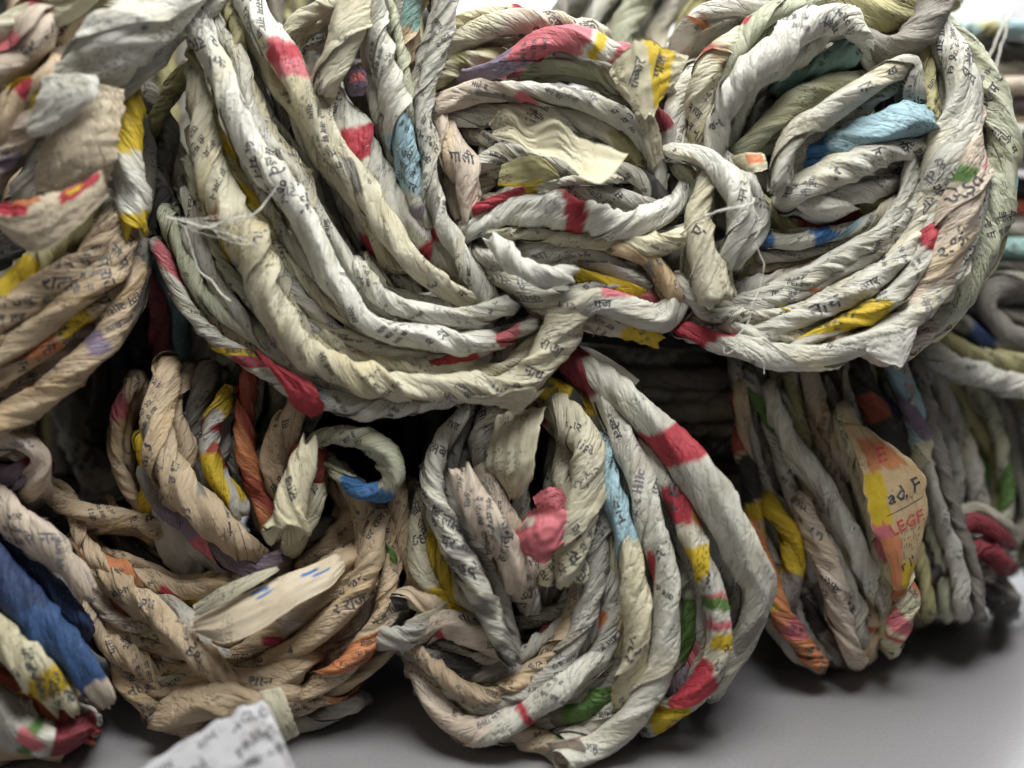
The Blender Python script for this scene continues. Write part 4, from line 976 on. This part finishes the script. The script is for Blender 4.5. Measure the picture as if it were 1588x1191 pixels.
S('H', [(1245, 790), (1275, 855), (1290, 905), (1305, 960), (1322, 1010)], [19, 23, 22, 18], [22, 18, 22], 'S', p=[(.25, .7, 'S')], d=.2, t=[(.15, 'G', 34, 60, 1)])
S('H', [(1285, 850), (1312, 905), (1328, 945), (1332, 985)], 15, 24, 'P', d=.5)
S('H', [(1240, 900), (1262, 960), (1290, 1010)], 17, 32, 'G', p=[(.2, .7, 'D')], d=.2)
S('H', [(1330, 930), (1352, 965), (1345, 1005)], 17, 28, 'B', p=[(.5, 1.2, 'H', 0, .4)], d=.2)
S('H', [(1312, 650), (1332, 700), (1350, 752), (1362, 800), (1380, 860), (1405, 915), (1395, 965), (1386, 990)], [17, 17, 18, 20, 20, 16], [18, 16, 14, 18], 'X', p=[(.5, .6, 'K'), (.66, .74, 'O'), (.82, .9, 'K'), (.94, .98, 'R')], d=.3)
FLAP('H', [((1305, 655, 12), (1345, 665, 12)), ((1330, 715, 8), (1392, 700, 10)), ((1340, 760, 6), (1430, 735, 8)), ((1348, 810, 6), (1436, 790, 9)), ((1372, 860, 8), (1425, 850, 10)), ((1385, 915, 12), (1408, 905, 13))], 'Z',
     p=[(.10, .30, .15, .85, 'O'), (.30, .62, 0, .32, 'Y'), (.62, .80, .0, .3, 'K'), (.70, 1, .0, .45, 'O'), (.86, 1, .4, 1, 'Y')],
     texts=[(.47, .60, 'ad, F', 30, 24), (.64, .60, 'LEGE', 27, 24, 2), (.20, .55, 'E', 34, 15, 2), (.55, .6, '__rule', 22, 24), (.86, .6, "r i'", 24, 25)], curl=.08, rag=1.1, crush=.12, label='torn sheet with orange and black lettering')
S('H', [(1386, 985), (1387, 1003)], [16, 15], 22, 'E', cap='ab', d=0, fill=0, label='green strand tip')
S('H', [(1290, 560), (1320, 600), (1365, 640), (1390, 690)], 30, 34, 'D', p=[(.4, .7, 'N')], d=.1)
S('H', [(1330, 570), (1350, 620), (1372, 670)], 20, 28, 'D', p=[(.4, .8, 'H', 0, .5)], d=.2)
S('H', [(1385, 570), (1405, 615), (1420, 660), (1430, 710)], [16, 20, 19], 30, 'L', p=[(-.2, 1.2, 'V', 0, .3), (.85, 1.2, 'X')], d=.1)
for q, (xa, c) in enumerate([(1140, 'P'), (1175, 'G'), (1200, 'B'), (1222, 'P'), (1255, 'S'), (1285, 'W'), (1310, 'P'), (1345, 'A'), (1375, 'F'), (1400, 'P'), (1425, 'G')]):
    S('H', [(xa, 570), (xa + 15, 650), (xa + 38, 730), (xa + 62, 810), (xa + 85, 880), (xa + 92, 940)], 13, 30 + (q % 3) * 3, c, d=.5)
S('H', [(1280, 760), (1300, 800), (1330, 860), (1350, 920)], 16, 30, 'G')
S('H', [(1215, 740), (1245, 790), (1260, 840)], 16, 36, 'G')
S('H', [(1130, 560), (1180, 570), (1220, 580), (1280, 575)], 16, 40, 'D', d=.2)

# ================================================================== I: far lower right, blurred
mk('I', 'strongly blurred skein at the far lower right with green strands and a maroon bunch', 1500, 760, 95)
for k, (x0, c) in enumerate([(1380, 'A'), (1408, 'G'), (1440, 'F'), (1470, 'P'), (1500, 'A'), (1395, 'G'), (1425, 'P'), (1455, 'A'), (1485, 'E'), (1512, 'F'), (1540, 'G'), (1568, 'P'), (1596, 'A')]):
    w_ = lambda: random.uniform(-16, 16)
    S('I', [(x0 - 25 + w_(), 560), (x0 + 12 + w_(), 640), (x0 + 40 + w_(), 720), (x0 + 48 + w_(), 800), (x0 + 15 + w_(), 870)], 16, 58 + (k % 3) * 6, 'A' if c == 'E' else c, p=[(.35, .7, 'E', 0, .5)] if c in 'EF' else (), d=.3)
S('I', [(1420, 880), (1445, 855), (1475, 828), (1510, 808), (1545, 830)], [18, 20, 18], 38, 'M', p=[(.1, .5, 'D', 0, .5), (.6, .8, 'G', 0, .3)], d=.1, label='maroon strand')
S('I', [(1430, 905), (1470, 880), (1520, 850), (1548, 870)], [16, 18, 16], 36, 'M', p=[(.3, .6, 'S', 0, .4), (.1, .3, 'D')], d=.1)
S('I', [(1415, 915), (1450, 935), (1485, 922), (1515, 898)], [18, 24, 20], 46, 'S', p=[(.2, .7, 'D', 0, .5)], d=.3)
S('I', [(1440, 900), (1475, 905), (1520, 915), (1550, 935)], 16, 44, 'D', p=[(.3, .6, 'M')], d=.1)
S('I', [(1470, 900), (1500, 885), (1525, 900), (1545, 930)], 20, 50, 'G', p=[(0, .4, 'E', 0, .6)], d=.1)
S('I', [(1530, 860), (1565, 845), (1620, 840)], 26, 72, 'A', d=.1)
S('I', [(1545, 800), (1575, 820), (1625, 815)], 24, 76, 'F', d=.1)
for k in range(5):
    S('I', [(1380 + k * 12, 870), (1392 + k * 10, 910), (1396 + k * 8, 945)], 16, 58, ['G', 'A', 'P', 'S', 'G'][k], d=.1)

# ================================================================== M: far behind, seen through the gap on the left
mk('M', 'far blurred skein with pink and mint strands, seen through the dark gap at left', 260, 560, 110)
for k, (x0, c) in enumerate([(150, 'D'), (180, 'D'), (212, 'D'), (246, 'K'), (278, 'L'), (312, 'J'), (346, 'J'), (385, 'T'), (425, 'F'), (465, 'G')]):  # near-black strands carry the gap's shade in their colour, pale ones its light
    S('M', [(x0 - 20, 430), (x0, 480), (x0 + 5, 540), (x0 + 10, 600), (x0, 660)], 18, 36, c, d=.2)
S('M', [(175, 620), (205, 590), (235, 605), (240, 650)], [16, 22, 18], 40, 'C', p=[(.2, .5, 'K')], d=.1)
S('M', [(120, 700), (145, 740), (175, 752), (195, 720), (190, 680)], [20, 22, 20], 45, 'J', d=.2)
S('M', [(100, 640), (130, 690), (140, 750)], 20, 50, 'P', d=.2)
S('M', [(330, 600), (370, 580), (420, 575), (450, 590)], 14, 40, 'T', p=[(.3, .8, 'F')], d=.1)
S('M', [(270, 620), (300, 600), (345, 600)], 14, 40, 'P', d=.1)
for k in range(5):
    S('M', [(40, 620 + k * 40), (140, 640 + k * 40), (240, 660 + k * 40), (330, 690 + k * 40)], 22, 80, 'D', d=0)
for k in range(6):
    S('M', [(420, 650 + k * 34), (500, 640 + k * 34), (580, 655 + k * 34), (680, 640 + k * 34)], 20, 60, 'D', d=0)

# ================================================================== N: far behind, seen between the upper and lower rows
mk('N', 'far blurred skein of dark horizontal strands in the gap above the wide grey strand', 1060, 600, 90)
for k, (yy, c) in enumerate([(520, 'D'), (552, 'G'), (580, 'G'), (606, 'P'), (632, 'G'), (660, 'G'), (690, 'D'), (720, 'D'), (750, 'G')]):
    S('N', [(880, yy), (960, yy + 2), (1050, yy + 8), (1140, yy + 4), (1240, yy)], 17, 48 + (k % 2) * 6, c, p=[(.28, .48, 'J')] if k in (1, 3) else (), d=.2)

# ================================================================== more turns of the coils, between the ones above
def arcs(key, a, b, n, r, z, cols, j=7):
    for k in range(n):
        f = (k + .5) / n
        S(key, [(p_[0] + (q_[0] - p_[0]) * f + random.uniform(-j, j), p_[1] + (q_[1] - p_[1]) * f + random.uniform(-j, j)) for p_, q_ in zip(a, b)],
          r * random.uniform(.8, 1.2), [z + 5, z + random.uniform(-1.5, 1.5), z + random.uniform(-1.5, 1.5), z + 4], cols[k % len(cols)], d=1.1, fill=0)
arcs('F', [(122, 828), (158, 900), (220, 945), (300, 968), (400, 940), (500, 860)], [(172, 1005), (200, 1072), (270, 1115), (350, 1095), (450, 1062), (592, 940)], 7, 14, -1, 'BSBBCB')
arcs('F', [(440, 1000), (520, 930), (555, 850), (550, 780)], [(520, 1060), (590, 980), (612, 890), (598, 800)], 4, 14, 1, 'BBS')
arcs('G', [(640, 965), (700, 1000), (770, 1020), (840, 990), (890, 920), (915, 820)], [(668, 1092), (722, 1140), (790, 1145), (862, 1110), (945, 1040), (1005, 900)], 7, 14, -4, 'WPSWBW')
arcs('G', [(700, 690), (705, 780), (740, 870), (790, 940)], [(930, 700), (920, 790), (905, 880), (870, 950)], 5, 14, 7, 'PSWPG')
arcs('D', [(1098, 478), (1200, 450), (1300, 392), (1388, 322), (1420, 210)], [(1075, 520), (1200, 546), (1320, 530), (1440, 462), (1510, 335)], 7, 12.5, -4, 'WPWCWP')
arcs('B', [(325, 60), (372, 210), (450, 350), (535, 458), (640, 512), (745, 515)], [(288, 330), (336, 468), (418, 560), (520, 612), (640, 626), (745, 605)], 6, 12.5, -6, 'WCPWFW')
arcs('C', [(700, 190), (780, 200), (880, 205), (980, 260)], [(745, 460), (820, 480), (920, 480), (1030, 470)], 6, 13, 3, 'PWCPWB')
arcs('E', [(-20, 820), (40, 870), (110, 950)], [(-20, 1060), (60, 1090), (140, 1110)], 4, 16, -4, 'BGSB')

# ================================================================== added dark rows behind the pile, blocking white in the gaps
def row(key, x0, x1, ys, z, cols, wob=12):
    for k, yy in enumerate(ys):
        n = 5
        S(key, [(x0 + (x1 - x0) * i / (n - 1), yy + random.uniform(-wob, wob)) for i in range(n)], 19, z + (k % 3) * 5, cols[k % len(cols)], d=.15, fill=0)
def colm(key, xs, y0, y1, z, cols, wob=9):
    for k, xx in enumerate(xs):
        n = 5
        S(key, [(xx + random.uniform(-wob, wob), y0 + (y1 - y0) * i / (n - 1)) for i in range(n)], 19, z + (k % 3) * 5, cols[k % len(cols)], d=.15, fill=0)
mk('Q', 'added dark backing skein of upright strands behind the gap at the upper left', 270, 240, 80)
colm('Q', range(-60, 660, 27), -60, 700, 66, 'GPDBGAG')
mk('R', 'added dark backing skein of level strands behind the horizontal coil and the round skein', 1080, 330, 90)
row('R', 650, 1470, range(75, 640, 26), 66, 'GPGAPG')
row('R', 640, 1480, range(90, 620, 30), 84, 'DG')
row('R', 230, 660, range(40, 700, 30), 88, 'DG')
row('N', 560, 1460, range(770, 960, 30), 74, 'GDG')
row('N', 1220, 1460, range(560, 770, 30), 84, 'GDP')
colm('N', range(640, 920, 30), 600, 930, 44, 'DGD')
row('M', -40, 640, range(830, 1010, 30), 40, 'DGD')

# ================================================================== a torn newspaper page lying on the table in front
FLAP(None, [((110, 1345, -60), (215, 1196, -44)), ((230, 1350, -60), (280, 1152, -43)), ((400, 1350, -60), (348, 1114, -42)), ((500, 1345, -60), (398, 1088, -40)), ((520, 1330, -60), (415, 1094, -40))], 'Q',
     texts=[(.20, .82, 'ગામ', 22, 32, 1), (.40, .90, 'રાખ', 22, 34, 1), (.62, .92, 'નGL', 24, 40, 1), (.80, .93, 'ઉ', 24, 50, 1), (.36, .74, 'હવે', 22, 32, 1), (.62, .78, 'FREE', 24, 48, 1), (.80, .80, 'TL', 26, 45, 1), (.90, .70, 'FRE', 24, 40, 1), (.52, .64, 'પાસ', 22, 32, 1), (.3, .55, 'રાજ', 22, 32, 1), (.6, .5, 'માટે', 22, 40, 1)], curl=.03, rag=.6, name='torn_newspaper_page')
pg = [o for o in SC.objects if o.name == 'torn_newspaper_page'][0]
pg['label'] = 'white torn newspaper page with blurred grey capitals at the bottom edge'; pg['category'] = 'newspaper page'
